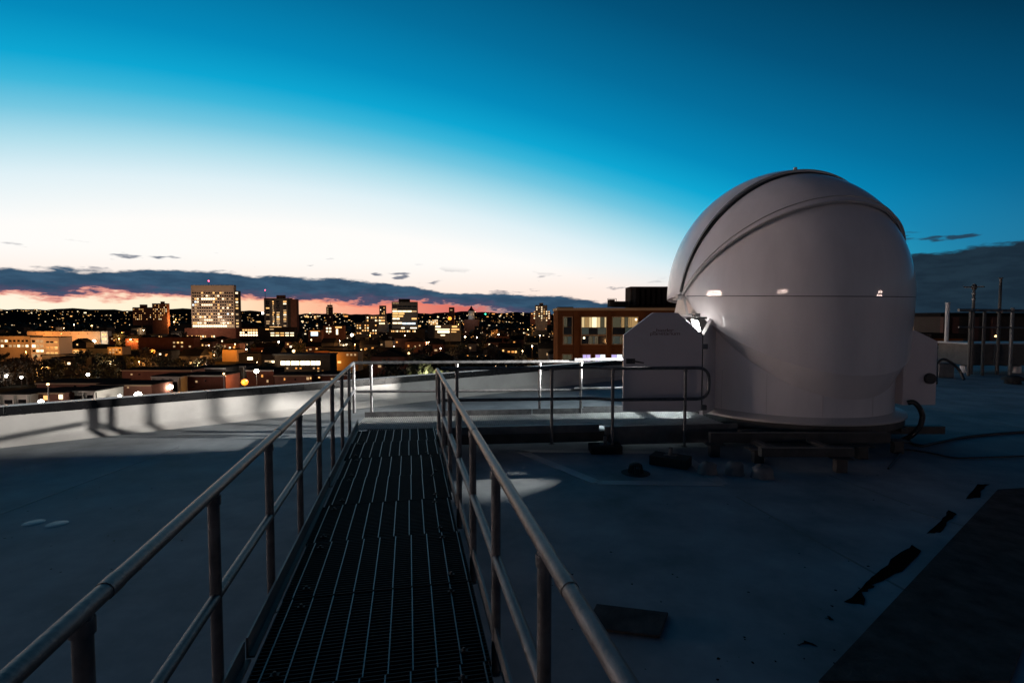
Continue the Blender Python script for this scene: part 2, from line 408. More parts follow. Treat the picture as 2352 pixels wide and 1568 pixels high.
# left handrail: from behind the camera to the far corner
lp = [1.36, 2.33, 3.30, 4.28, 5.28, 6.30, 7.30, 8.30, 9.10]
rail_thing('long galvanised handrail on the left side of the grating walkway', (rlx(9.1), 9.1, 0),
           [V((rlx(-1.5), -1.5, RT)), V((rlx(9.10), 9.10, RT)), V((rlx(9.10), 9.10, .45))], [V((rlx(-1.5), -1.5, RM)), V((rlx(9.06), 9.06, RM))],
           [(rlx(Y), Y, .22) for Y in [.38] + lp[:-1]] , .22)
rp = [.78, 1.75, 2.72, 3.68, 4.66, 5.64, 6.62, 7.60]
xe, ye = rrx(7.97), 7.97
rail_thing('galvanised handrail on the right side of the grating walkway with looped end', (xe, ye, 0),
           [V((rrx(-1.5), -1.5, RT)), V((xe, ye, RT)), V((xe - .0, ye + .01, RM)), V((rrx(-1.5) , -1.5, RM))], None,
           [(rrx(Y), Y, .22) for Y in rp], .22)

# ================================================================== PLATFORM
pdir = Vector((1, .105, 0)).normalized(); pn = Vector((-pdir.y, pdir.x, 0)); pang = math.atan(.105)
PX0 = Vector((-2.50, 8.0, 0))
plat = thing('access_platform', 'steel grating platform leading right from the walkway to the dome door', 'platform', PX0, pang)
PD = .98
def grid_mesh(w, l, sx_=.034, sy_=.10):
    b = MB(); x = .004
    while x < w: b.box(x - .002, x + .002, 0, l, -.03, -.001); x += sx_
    yy = .003
    while yy < l: b.box(0, w, yy - .006, yy + .006, -.012, .004); yy += sy_
    return b.mesh('platform_grating')
gm = grid_mesh(1.0, PD); gm.materials.append(mat('platform_galvanised', (.42, .44, .44), .5, metal=.35, var=.25, scale=9))
for i in range(4): inst('grating_panel', gm, None, plat, (i * 1.006, 0, ZF))
gm2 = grid_mesh(1.0, PD + .18); gm2.materials.append(gm.materials[0])
for i in range(2): inst('grating_panel', gm2, None, plat, (4.024 + i * 1.006, -.18, ZF))
toe = MB(); toe.box(.0, 2.98, PD + .002, PD + .012, ZF - .06, ZF + .09); toe.build('toe_board', m_galv, plat)
toe = MB(); toe.box(2.99, 4.02, PD + .002, PD + .012, ZF - .06, ZF + .09); toe.build('toe_board', m_galv, plat)
toe = MB(); toe.box(3.95, 5.6, PD + .022, PD + .032, ZF - .05, ZF + .115); toe.build('toe_board', m_galv, plat)
fr = MB(); fr.box(1.32, 3.95, -.05, -.002, ZF - .125, ZF + .0); fr.build('edge_channel', m_beam, plat)
fr = MB(); fr.box(4.0, 6.25, -.24, -.185, ZF - .13, ZF + .0); fr.build('edge_channel', m_beam, plat)
fr = MB(); fr.box(1.3, 4.3, .02, .10, ZF - .30, ZF - .13); fr.build('girder', m_steel, plat)
fr = MB(); fr.box(4.1, 7.0, -.16, -.06, ZF - .32, ZF - .135); fr.build('girder', m_beam, plat)
fr = MB(); fr.box(.05, 6.0, PD - .1, PD - .02, ZF - .22, ZF - .035); fr.build('girder', m_steel, plat)
for (x, y) in ((.15, .1), (.15, PD - .06), (2.0, PD - .06), (3.9, PD - .06)):
    b = MB(); b.box(x - .03, x + .03, y - .03, y + .03, .012, ZF - .22); b.box(x - .1, x + .1, y - .1, y + .1, .004, .014); b.build('leg', m_steel, plat)

far_o = V((rlx(9.16), 9.16, 0))
def farY(x): return 9.17 + (x - far_o.x) * .062
xs_far = [at(u, 900, 9.3).x for u in (857, 1050, 1240)]
rail_thing('galvanised handrail along the far edge of the platform above the parapet', far_o,
           [V((far_o.x, 9.12, RT)), V((1.32, farY(1.32), RT))],
           [V((far_o.x, 9.12, RM + .18)), V((far_o.x + .02, 9.12, RM - .02)), V((.2, farY(.2), RM - .03)), V((1.30, farY(1.3), RM - .03))],
           [(x, farY(x), ZF - .05) for x in xs_far], ZF)
rail_thing('short brightly lit handrail section beside the dome door', (1.27, farY(1.27) - .03, 0),
           [V((1.15, farY(1.15) - .03, RT + .033)), V((2.7, farY(2.7) - .03, RT + .045))],
           [V((1.15, farY(1.15) - .03, RM - .0)), V((2.7, farY(2.7) - .03, RM + .01))],
           [(1.27, farY(1.27) - .03, ZF - .04), (2.35, farY(2.35) - .03, ZF - .04)], ZF)
nx0 = -1.12
def nearY(x): return 8.03 + (x - nx0) * .085
rail_thing('dark galvanised handrail along the near edge of the platform with rounded loop end', (nx0, 8.03, 0),
           [V((nx0, 8.03, RT)), V((1.35, nearY(1.35), RT)), V((1.60, nearY(1.6) - .17, RT)), V((3.17, 8.20, RT)), V((3.17, 8.20, RM)), V((1.60, nearY(1.6) - .17, RM)), V((1.35, nearY(1.35), RM)), V((nx0, 8.03, RM))], None,
           [(-.87, nearY(-.87), .2), (.64, nearY(.64), .12), (1.60, nearY(1.6) - .17, .10), (2.78, 8.17, .08)], .1, .2)

# foot blocks under the platform legs
def block(c, sx_, sy_, h, rz, label):
    t_ = thing('ballast_block', label, 'ballast block', (c.x, c.y, 0), rz)
    MB().box(-sx_, sx_, -sy_, sy_, .003, h).build('rubber_pad', m_rubber, t_, bevel=.012)
    b = MB(); b.box(-.09, .09, -.07, .07, h, h + .012); b.build('base_plate', m_galv, t_)
    b = MB(); b.tube([(0, 0, h + .012), (0, 0, .26)], .03, 10); b.build('leg_stub', m_galv, t_)
block(on(1390, 1030, .06), .25, .14, .13, .02, 'black rubber ballast block under the platform, farther left of the two')
block(on(1540, 1058, .06), .27, .16, .14, -.55, 'black rubber ballast block turned at an angle beneath the dome door')

# ================================================================== DOME
DC = V((5.39, 10.24, 0)); PZ = 2.57; PSI = R(8.9); SC = 1.10
ax = V((math.cos(PSI), math.sin(PSI), 0)); an = V((math.sin(PSI), -math.cos(PSI), 0)); az_ = V((0, 0, 1))
dome = thing('observatory_dome', 'large white glossy clamshell observatory dome on a round base', 'observatory dome', DC)
def shell_pt(r, th, ph):
    s_ = SC if math.sin(ph) > 0 else 1.0
    return -ax * (r * math.cos(th)) + (an * math.cos(ph) + az_ * (s_ * math.sin(ph))) * (r * math.sin(th)) + V((0, 0, PZ))
def lune(name, r, p0, p1, m, thick=.03, nth=72, lip=0.0, lipm=None):
    b = MB(); nph = max(3, int(abs(p1 - p0) / 3)); vs = []
    for rr in (r, r - thick):
        for i in range(nph + 1):
            ph = R(p0 + (p1 - p0) * i / nph)
            for j in range(nth + 1): vs.append(shell_pt(rr, math.pi * j / nth, ph))
    w = nth + 1; o2 = (nph + 1) * w; fs = []; fe = []
    for i in range(nph):
        for j in range(nth):
            a = i * w + j; fs.append((a, a + 1, a + w + 1, a + w)); fs.append((o2 + a, o2 + a + w, o2 + a + w + 1, o2 + a + 1))
    b.add(vs, fs, True)
    for i in (0, nph):
        for j in range(nth):
            a = i * w + j; fe.append((a, a + 1, o2 + a + 1, o2 + a) if i else (a + 1, a, o2 + a, o2 + a + 1))
    e = MB(); e.add(vs, fe, False); b.add(vs, fe, False)
    return b.build(name, m, dome)
near = lune('near_shell', 2.10, -2, 44, m_gel)
topS = lune('top_shell', 2.155, 39.5, 75, m_gel)
farS = lune('far_shell', 2.20, 72, 183, m_gel)
def arc_tube(name, r, ph, rad, m, par_, t0=2, t1=178):
    return MB().tube([shell_pt(r, R(t0 + (t1 - t0) * j / 60), R(ph)) for j in range(61)], rad, 8).build(name, m, par_)
arc_tube('rim', 2.155, 39.8, .022, m_gel_in, topS)
arc_tube('rim', 2.160, 43.2, .012, m_gel_in, topS)
arc_tube('seal', 2.176, 73.2, .032, m_seal, farS)
lune('seal_band', 2.172, 69.3, 72.4, m_seal, thick=.012).parent = dome
arc_tube('rim', 2.20, 72.2, .012, m_gel_in, farS)
arc_tube('seal', 2.098, -2.2, .0065, m_steel, near, 3, 177)
# lower skirt shell: hangs outside the round base, its lower edge a deep arc from pivot to pivot
RC = 1.855
b = MB(); nth, nt_ = 90, 26; vs = []
for lay in (0, .028):
    for i in range(nt_ + 1):
        w = i / nt_
        for j in range(nth + 1):
            th = math.pi * j / nth; d = -ax * math.cos(th) + an * math.sin(th)
            zt = PZ - .078 * math.sin(th); zb = PZ - .05 - 1.30 * math.sin(th) ** .92
            z_ = zt + (zb - zt) * w
            r_ = 2.098 - .028 * w - .012 * w * w - lay
            vs.append(d * r_ + V((0, 0, z_)))
w_ = nth + 1; o2 = (nt_ + 1) * w_; fs = []
for i in range(nt_):
    for j in range(nth):
        a = i * w_ + j; fs.append((a, a + w_, a + w_ + 1, a + 1)); fs.append((o2 + a, o2 + a + 1, o2 + a + w_ + 1, o2 + a + w_))
b.add(vs, fs, True)
a0 = nt_ * w_
b.add(vs, [(a0 + j, o2 + a0 + j, o2 + a0 + j + 1, a0 + j + 1) for j in range(nth)])
b.build('skirt_shell', m_gel, dome)
b = MB(); vs = []
for q in (0, 1):
    for j in range(nth + 1):
        th = math.pi * j / nth; d = -ax * math.cos(th) + an * math.sin(th); vs.append(d * ((2.052, RC + .004)[q]) + V((0, 0, PZ - .05 - (1.302, 1.72)[q] * math.sin(th) ** .92)))
b.add(vs, [(j, nth + 1 + j, nth + 2 + j, j + 1) for j in range(nth)], True)
b.build('skirt_band', m_gel, dome)
# round base wall with a door opening on the platform side
b = MB(); n = 144; zl = [.44, .52, .62, 2.06, 2.2, 2.35, 2.52]
D0, D1 = 166.0, 205.0
def hole(a, i): return D0 <= a < D1 and 1 <= i <= 3
for rr in (RC, RC - .05):
    pass
vs = [V((rr * math.cos(2 * math.pi * k / n), rr * math.sin(2 * math.pi * k / n), z_)) for rr in (RC, RC - .05) for z_ in zl for k in range(n)]
fs = []; fj = []; nl = len(zl); o2 = nl * n
for i in range(nl - 1):
    for k in range(n):
        a = 360 * (k + .5) / n
        q = (i * n + k, i * n + (k + 1) % n, (i + 1) * n + (k + 1) % n, (i + 1) * n + k)
        if hole(a, i): continue
        fs.append(q); fs.append(tuple(o2 + x for x in q[::-1]))
        if hole(360 * (k + 1.5) / n % 360, i): fj.append((q[1], o2 + q[1], o2 + q[2], q[2]))
        if hole(360 * (k - .5) / n % 360, i): fj.append((q[0], q[3], o2 + q[3], o2 + q[0]))
        if i + 1 < nl - 1 and hole(a, i + 1): fj.append((q[3], q[2], o2 + q[2], o2 + q[3]))
        if i > 0 and hole(a, i - 1): fj.append((q[0], o2 + q[0], o2 + q[1], q[1]))
b.add(vs, fs, True); b.add(vs, fj)
base = b.build('base_wall', m_gel, dome)
MB().lathe([(RC - .3, .40), (RC + .185, .40), (RC + .185, .445), (RC + .012, .447), (RC + .012, .50), (RC - .02, .502)], 144).build('base_flange', m_gel_in, dome)
MB().lathe([(0, .425), (RC - .06, .425)], 64).build('inside_floor', m_dark, dome)
for a in (212, 236, 262, 290, 318, 340):
    c_ = V((math.cos(R(a)), math.sin(R(a)), 0)); b = MB(); b.bar(c_ * (RC + .004) + V((0, 0, .52)), c_ * (RC + .004) + V((0, 0, 1.2)), .006, .004, c_); b.build('wall_seam', m_gel_in, base)
# door jambs and threshold
def cyl(a, r, z_): return V((r * math.cos(R(a)), r * math.sin(R(a)), z_))
b = MB(); b.bar(cyl(D0 - .6, RC + .06, .46), cyl(D0 - .6, RC + .06, 2.2), .05, .17, cyl(D0, 1, 0)); b.build('door_jamb', m_gel, base)
j0 = V((3.30, 8.87, 0)) - DC; j1 = cyl(D1 + 1, RC - .01, 0); b = MB()
for (q0, q1, zb_, zt_2) in ((j0, j1, .46, 2.06),):
    nn = (q1 - q0).normalized().cross(az_) * .03
    vs = [q0 - nn + V((0, 0, zb_)), q1 - nn + V((0, 0, zb_)), q1 + nn + V((0, 0, zb_)), q0 + nn + V((0, 0, zb_)), q0 - nn + V((0, 0, 1.86)), q1 - nn + V((0, 0, 2.28)), q1 + nn + V((0, 0, 2.28)), q0 + nn + V((0, 0, 1.86))]
    b.add(vs, [(3, 2, 1, 0), (4, 5, 6, 7), (0, 1, 5, 4), (1, 2, 6, 5), (2, 3, 7, 6), (3, 0, 4, 7)])
b.build('door_jamb', m_gel, base)
b = MB(); b.tube([cyl(D0 + (D1 - D0) * k / 10, RC + .05, 2.2) for k in range(11)], .035, 8); b.build('door_head', m_gel, base)
# pivots
for sgn in (-1, 1):
    pv = ax * sgn
    b = MB(); b.tube([pv * 2.02 + V((0, 0, PZ - .02)), pv * 2.25 + V((0, 0, PZ - .02))], .055, 16); br = b.build('pivot', m_gel_in, dome)
    b = MB(); o_ = ax.cross(az_) * 0
    t3 = an
    P0 = pv * 2.12
    vs = [P0 + t3 * s_ * w2 + V((0, 0, z_)) + pv * dd for dd in (0, .05) for (s_, w2, z_) in ((-1, .09, PZ - .0), (1, .09, PZ - .0), (1, .26, PZ - .36), (-1, .26, PZ - .36))]
    b.add(vs, [(0, 1, 2, 3), (7, 6, 5, 4), (0, 4, 5, 1), (1, 5, 6, 2), (2, 6, 7, 3), (3, 7, 4, 0)]); b.build('pivot_bracket', m_gel_in, dome, bevel=.01)
    b = MB(); b.box(-.12, .12, -.07, .07, 0, .03); o_ = b.build('pivot_plate', m_gel_in, dome, bevel=.006); o_.location = pv * 2.17 + V((0, 0, PZ - .075)); o_.rotation_euler = (0, 0, PSI)
b = MB(); b.lathe([(0, .05), (.03, .045), (.035, 0)], 12); o_ = b.build('lifting_eye', m_gel_in, farS); o_.location = shell_pt(2.2, R(88), R(80))
# door, swung open towards the camera side; local frame at its left lower corner
YDOOR = 8.82
DH0 = V((at(1432, 800, YDOOR).x, YDOOR, 0)) - DC; DH1 = V((at(1613, 800, YDOOR).x, YDOOR, 0)) - DC
dx = (DH1 - DH0); DW = dx.length; dzz0, dzz1 = at(1500, 945, YDOOR).z, at(1500, 718, YDOOR).z
poly = [(0, dzz0 + .02), (.02, dzz0), (DW - .03, dzz0), (DW, dzz0 + .03), (DW, 1.885), (DW - .03, 1.865), (DW - .44, dzz1), (.50, dzz1), (.0, 1.855)]
poly = [(0, dzz0 + .02), (.02, dzz0), (DW - .03, dzz0), (DW, dzz0 + .03), (DW, 1.83), (DW - .04, 1.90), (DW - .43, dzz1), (.50, dzz1), (.46, dzz1 - .025), (.0, 1.855)]
b = MB(); nP = len(poly); vs = [DH0 + V((x, 0, z_)) for x, z_ in poly] + [DH0 + V((x, .05, z_)) for x, z_ in poly]
b.add(vs, [tuple(range(nP)), tuple(range(nP, 2 * nP))[::-1]] + [(i, nP + i, nP + (i + 1) % nP, (i + 1) % nP) for i in range(nP)])
door = b.build('door', m_door, dome, bevel=.008)
b = MB()
edge_p = [DH0 + V((x, .03, z_)) for x, z_ in ((DW + .012, dzz0 + .02), (DW + .012, 1.84), (DW - .03, 1.92))]
b.tube(edge_p, .014, 8); b.build('gasket', m_seal, door)
b = MB(); b.box(.045, .20, -.018, -.0005, 1.36, 1.45, Matrix.Translation(DH0)); hp = b.build('handle_plate', m_dark, door, bevel=.004)
b = MB(); b.tube([DH0 + V((.17, -.02, 1.405)), DH0 + V((.17, -.05, 1.405)), DH0 + V((.19, -.055, 1.405)), DH0 + V((.34, -.055, 1.38))], [.018, .018, .014, .010], 10); b.build('handle', m_dark, hp)
for z_ in (.60, 1.66):
    b = MB(); b.box(DW - .005, DW + .09, -.03, .04, z_ - .045, z_ + .045, Matrix.Translation(DH0)); b.build('hinge', m_beam, door, bevel=.01)
def lettering(txt, size, wid, loc, parent):
    cu = bpy.data.curves.new('lettering', 'FONT'); cu.body = txt; cu.size = size; cu.align_x = 'CENTER'; cu.space_character = .93
    to = bpy.data.objects.new('tmp_text', cu); COL.objects.link(to)
    bpy.context.view_layer.update()
    me = bpy.data.meshes.new_from_object(to.evaluated_get(bpy.context.evaluated_depsgraph_get()))
    bpy.data.objects.remove(to)
    me.materials.clear(); me.materials.append(m_ink)
    xs = [v.co.x for v in me.vertices]; kx = wid / (max(xs) - min(xs))
    for v in me.vertices: v.co.x *= kx
    o = bpy.data.objects.new('lettering', me); COL.objects.link(o); o.parent = parent; o.location = loc; o.rotation_euler = (R(90), 0, 0)
    return o
lettering('baader', .082, .30, DH0 + V((.71, -.004, 1.912)), door)
lettering('planetarium', .082, .51, DH0 + V((.715, -.004, 1.856)), door)
b = MB(); b.box(.50, .555, -.004, -.002, 1.905, 1.913, Matrix.Translation(DH0)); b.build('logo_stroke', m_ink, door)
# control cabinet on the right of the base
cb = thing('control_cabinet', 'dim white sloped-top control cabinet with a round vent on the right side of the dome', 'cabinet', (0, 0, 0))
Yc = 8.95
c0 = at(2088, 930, Yc); c1 = at(2149, 930, Yc); zt0 = at(2088, 752, Yc).z; zt1 = at(2149, 784, Yc).z
cb.location = (c0.x, Yc, 0); wv = c1.x - c0.x
b = MB(); z0_ = c0.z
vs = [(-.12, 0, z0_), (wv, 0, z0_), (wv, 0, zt1), (-.12, 0, zt0 + .04), (-.12, .75, z0_), (wv, .75, z0_), (wv, .75, zt1), (-.12, .75, zt0 + .04)]
b.add(vs, [(0, 1, 2, 3), (7, 6, 5, 4), (1, 5, 6, 2), (3, 2, 6, 7), (0, 3, 7, 4), (0, 4, 5, 1)])
b.build('housing', m_door, cb, bevel=.012)
k_ = at(2134, 869, Yc)
b = MB(); b.tube([(k_.x - c0.x, -.001, k_.z), (k_.x - c0.x, -.05, k_.z)], [.098, .092], 20); vn = b.build('vent_cap', m_dark, cb)
for dz_ in (-.05, -.02, .01, .04):
    hw = math.sqrt(.085 ** 2 - dz_ ** 2); b = MB(); b.box(k_.x - c0.x - hw, k_.x - c0.x + hw, -.058, -.051, k_.z + dz_ - .006, k_.z + dz_ + .006); b.build('slat', m_steel, vn)

# floodlight by the door head
LP = V((3.24, 8.96, 2.13))
fl = thing('door_floodlight', 'small bright white floodlight mounted beside the open dome door', 'floodlight', LP)
b = MB(); b.box(-.055, .05, -.02, .10, .03, .10); hs = b.build('housing', m_gel_in, fl, bevel=.008); hs.rotation_euler = (0, R(0), R(6))
m_wall_glow = emit('lit_wall_glow', (1, .97, .92), 26, 'AUTO')  # glow put into a wedge in place of the brightly lit wall
q4 = [at(1588, 733, 8.99) - LP, at(1603, 737, 8.99) - LP, at(1618, 795, 8.99) - LP, at(1606, 795, 8.99) - LP]
b = MB(); vs = [q - V((0, .012, 0)) for q in q4] + [q + V((0, .012, 0)) for q in q4]
b.add(vs, [(0, 3, 2, 1), (4, 5, 6, 7), (0, 1, 5, 4), (1, 2, 6, 5), (2, 3, 7, 6), (3, 0, 4, 7)]); b.build('lit_wall_wedge', m_wall_glow, fl)
b = MB(); b.tube([(.05, 0, .02), (.17, .02, .02)], .018, 8); b.build('mount_arm', m_dark, fl)
b = MB(); b.box(-.03, .03, -.074, -.071, .0, .03); b.build('switch', m_dark, fl)
sp = bpy.data.lights.new('floodlight_beam', 'SPOT'); sp.energy = 11500; sp.color = (1.0, .93, .84); sp.spot_size = R(52); sp.spot_blend = .18; sp.shadow_soft_size = .05
so = bpy.data.objects.new('floodlight_beam', sp); COL.objects.link(so); so.parent = fl; so.location = (-.12, .02, -.56)
so.rotation_euler = (V((-9.2, 1.15, -1.25))).to_track_quat('-Z', 'Y').to_euler()
b = MB(); b.box(-.085, .0, -.05, .06, -.62, -.50); b.build('lamp_head', m_gel_in, fl, bevel=.008)
b = MB(); b.box(-.42, -.41, -.075, .45, -.90, -.56 - .30 * math.tan(R(11.8))); b.build('beam_blocker', m_dark, fl)  # added plate that keeps the beam off the platform deck
pl_ = bpy.data.lights.new('floodlight_spill', 'SPOT'); pl_.energy = 750; pl_.spot_size = R(112); pl_.spot_blend = .3; pl_.color = (.93, 1.0, .97); pl_.shadow_soft_size = .03
po = bpy.data.objects.new('floodlight_spill', pl_); COL.objects.link(po); po.parent = fl; po.location = (-.10, .0, .03); po.rotation_euler = V((-1, .35, -.85)).to_track_quat('-Z', 'Y').to_euler()

lk = bpy.data.lights.new('roof_patch_spot', 'SPOT'); lk.energy = 1300; lk.color = (1, .96, .88); lk.spot_size = R(13); lk.spot_blend = .0; lk.shadow_soft_size = .0035  # added narrow spot that makes the bright patch on the roof
lk0 = V((-.02, -.02, .10)); lkd = (on(1150, 1116, 0) - (LP + lk0)).normalized(); lkr = lkd.cross(az_).normalized(); lku = lkr.cross(lkd)
lo_ = bpy.data.objects.new('roof_patch_spot', lk); COL.objects.link(lo_); lo_.parent = fl; lo_.location = lk0; lo_.rotation_euler = lkd.to_track_quat('-Z', 'Y').to_euler()
for (r0, r1, u0_, u1_) in ((-.03, -.0085, -.03, .03), (.0085, .03, -.03, .03), (-.0085, .0085, .0055, .03), (-.0085, .0085, -.03, -.0055)):  # added plates that trim the spot to a four-sided patch
    c_ = lk0 + lkd * .10; b = MB(); vs = [c_ + lkr * x_ + lku * (y_ + x_ * .18) + lkd * d_ for d_ in (0, .003) for (x_, y_) in ((r0, u0_), (r1, u0_), (r1, u1_), (r0, u1_))]
    b.add(vs, [(0, 1, 2, 3), (7, 6, 5, 4), (0, 4, 5, 1), (1, 5, 6, 2), (2, 6, 7, 3), (3, 7, 4, 0)]); b.build('beam_mask', m_dark, fl)

# steel frame below the dome
fo = V((DC.x, DC.y, 0))
sf = thing('dome_support_frame', 'dark steel frame of beams and legs carrying the dome above the roof', 'steel frame', fo)
MB().lathe([(RC - .22, .27), (RC + .15, .27), (RC + .15, .398), (RC - .22, .398), (RC - .22, .27)], 96, smooth=False).build('ring_beam', m_steel, sf)
for yy in (-1.35, -.2, 1.0):
    MB().box(-2.15, 2.15, yy - .06, yy + .06, .13, .266).build('beam', m_steel, sf)
for xx, yy in ((-1.62, -3.05), (-.75, -3.05), (.3, -2.24), (1.3, -1.6)):
    MB().box(xx - .06, xx + .06, yy, 1.9, .205, .268).build('beam', m_steel, sf)
MB().box(-1.9, -.6, -3.16, -3.06, .2075, .33).build('beam', m_steel, sf)
MB().box(-2.3, .5, -2.35, -2.25, .2065, .36).build('beam', m_steel, sf)
for u, v in ((1740, 1062), (1929, 1084), (1978, 1053), (1640, 1048), (2060, 1040)):
    p = on(u, v, 0) - fo
    b = MB(); b.box(p.x - .075, p.x + .075, p.y - .05, p.y + .05, .004, .20); b.box(p.x - .14, p.x + .14, p.y - .10, p.y + .10, .195, .21); b.build('leg', m_steel, sf, bevel=.004)
for a in (225, 250, 262, 285, 300, 318):
    c_ = cyl(a, RC + .035, .33); b = MB(); b.box(-.06, .06, -.012, .012, -.03, .02); o_ = b.build('clamp', m_beam, sf); o_.location = c_; o_.rotation_euler = (0, 0, R(a + 90))

# small roof things
def roof_drain(c):
    t_ = thing('roof_drain', 'black domed roof drain strainer in the stained sump by the platform', 'roof drain', (c.x, c.y, 0))
    MB().lathe([(.0, .012), (.13, .012), (.20, .004)], 28).build('flange', m_rubber, t_)
    MB().lathe([(0, .142), (.055, .14), (.072, .125), (.08, .11)], 24).build('cap', m_rubber, t_)
    for k in range(18):
        a = 2 * math.pi * k / 18; b = MB(); b.bar((.105 * math.cos(a), .105 * math.sin(a), .01), (.08 * math.cos(a), .08 * math.sin(a), .12), .012, .01, (math.cos(a), math.sin(a), 0)); b.build('strainer_rib', m_rubber, t_)
roof_drain(on(1460, 1086, 0))
def stub(u, v, r, h, lab, seed):
    c = on(u, v, 0); q = random.Random(seed); b = MB(); n = 14; prof = [(1.12, 0), (1.0, .25), (1.0, .6), (.95, .8), (.6, 1.0), (.15, 1.05)]
    vs = []
    for i, (k, z_) in enumerate(prof):
        for j in range(n):
            a = 2 * math.pi * j / n; rr = r * k * (1 + (q.uniform(-.05, .05) if i > 1 else .02)); vs.append((rr * math.cos(a), rr * .8 * math.sin(a), h * z_ * (1 + (q.uniform(-.12, .14) if i > 2 else 0)) + .002))
    b.add(vs, [(i * n + j, i * n + (j + 1) % n, (i + 1) * n + (j + 1) % n, (i + 1) * n + j) for i in range(len(prof) - 1) for j in range(n)] + [tuple(range((len(prof) - 1) * n, len(prof) * n))], True)
    o = b.build('wrapped_roof_stub', m_stub); o.location = (c.x, c.y, 0); tag(o, lab, 'roof stub', 'wrapped roof stubs')
stub(1625, 1087, .125, .15, 'pale membrane wrapped roof stub beside the angled ballast block', 1)
stub(1687, 1089, .12, .16, 'pale wrapped roof stub standing between two others under the dome', 2)
stub(1751, 1096, .14, .15, 'pale wrapped roof stub farthest right, in front of the dome frame leg', 3)
def sheet(name, pts, z0, h, m, lab, cat, group=None, bevel=0):
    c = sum(pts, V((0, 0, 0))) / len(pts); b = MB(); b.prism([(p.x - c.x, p.y - c.y) for p in pts], z0, z0 + h)
    o = b.build(name, m, None, bevel); o.location = (c.x, c.y, 0); return tag(o, lab, cat, group)
sheet('roof_mat', [on(u, v, 0) for u, v in ((1345, 1445), (1515, 1467), (1535, 1412), (1370, 1392))], .004, .02, m_mat, 'dark rectangular rubber mat lying on the roof beside the right handrail', 'mat', bevel=.006)
pad = [on(u, v, 0) for u, v in ((1880, 1568), (2292, 1126), (2420, 1118), (2420, 1290), (2320, 1568))]
sheet('walkway_pad', pad, .004, .012, m_mat, 'wide dark walkway pad strip crossing the right foreground of the roof', 'walkway pad')
for (u, v, lab) in ((77, 1200, 'pale round membrane patch on the roof, left one of the pair'), (131, 1203, 'pale round membrane patch on the roof, right one of the pair')):
    c = on(u, v, 0); b = MB(); b.lathe([(0, .005), (.085, .005), (.095, .001)], 28); o = b.build('round_patch', m_patch); o.location = (c.x, c.y, 0); tag(o, lab, 'roof patch', 'round roof patches')
def blot(pts, lab, seed):
    q = random.Random(seed); P = []
    n = len(pts)
    for i in range(n):
        a, b2 = on(*pts[i], 0), on(*pts[(i + 1) % n], 0)
        for k in range(4): w = k / 4; P.append(a.lerp(b2, w) + V((q.uniform(-.01, .01), q.uniform(-.01, .01), 0)))
    sheet('dirt_patch', P, .0015, .003, m_dirt, lab, 'dirt patch', 'dirt patches along the pad')
blot([(1942, 1383), (1985, 1388), (1982, 1360), (2010, 1345), (1990, 1338)], 'small wet dirt patch on the roof nearest the camera', 1)
blot([(1985, 1345), (2010, 1340), (2070, 1312), (2118, 1266), (2096, 1252), (2060, 1275), (2010, 1320)], 'longest wet dirt patch on the roof along the dark pad', 2)
blot([(2130, 1225), (2160, 1222), (2175, 1200), (2196, 1180), (2180, 1172), (2160, 1195)], 'middle wet dirt patch on the roof along the dark pad', 3)
blot([(2218, 1145), (2250, 1142), (2255, 1125), (2270, 1112), (2245, 1112)], 'farthest wet dirt patch at the upper end of the dark pad', 4)
blot([(1895, 1420), (1912, 1424), (1905, 1414)], 'tiny wet dirt spot left of the dirt patches', 5)
blot([(1830, 1482), (1855, 1478), (1880, 1485), (1850, 1472)], 'thin curled wet dirt spot near the bottom right foreground', 6)
# loose grit and leaf crumbs on the membrane
gr = MB(); q = random.Random(5)
for i in range(110):
    u, v = (q.uniform(1250, 2300), q.uniform(1090, 1560)) if i % 3 else (q.uniform(0, 420), q.uniform(1015, 1320))
    p_ = on(u, v, .003); r_ = q.uniform(.004, .014); n_ = 5; a0 = q.uniform(0, 6)
    gr.add([p_ + V((r_ * q.uniform(.5, 1.3) * math.cos(a0 + 6.283 * k / n_), r_ * q.uniform(.5, 1.3) * math.sin(a0 + 6.283 * k / n_), .002 * q.random())) for k in range(n_)], [tuple(range(n_))])
gr_o = gr.build('roof_grit', m_dirt); kind(gr_o, 'stuff'); gr_o['label'] = 'dark grit and leaf crumbs scattered over the roof membrane'; gr_o['category'] = 'grit'
# hose and cable
hp_ = [at(2085, 925, 8.8), at(2098, 922, 8.75), at(2112, 935, 8.7), at(2120, 955, 8.7), at(2114, 980, 8.7), at(2095, 1000, 8.7), at(2070, 1012, 8.9)]
o0 = hp_[0]; o = MB().tube([p - o0 for p in fillet(hp_, .06, 4)], .042, 12).build('hose', m_hose); o.location = o0; tag(o, 'thick black hose looping out of the dome base below the cabinet', 'hose')
cp = [on(2070, 1012, .05), on(2088, 1010, .03), on(2095, 1020, .02), on(2117, 1024, .02), on(2150, 1016, .02), on(2205, 1004, .02), on(2280, 996, .02), on(2360, 991, .02), on(2500, 988, .02)]
o0 = cp[0].copy(); o = MB().tube([p - o0 for p in fillet(cp, .3, 5)], .025, 8).build('cable', m_hose); o.location = o0; tag(o, 'black cable trailing right across the roof from the dome', 'cable')
cp = [on(2040, 1075, .02), on(2075, 1030, .02), on(2140, 1040, .02), on(2190, 1052, .02), on(2260, 1050, .02), on(2380, 1046, .02)]
o0 = cp[0].copy(); o = MB().tube([p - o0 for p in fillet(cp, .3, 5)], .014, 8).build('cable', m_hose); o.location = o0; tag(o, 'thin dark cable lying on the roof under the dome frame', 'cable')

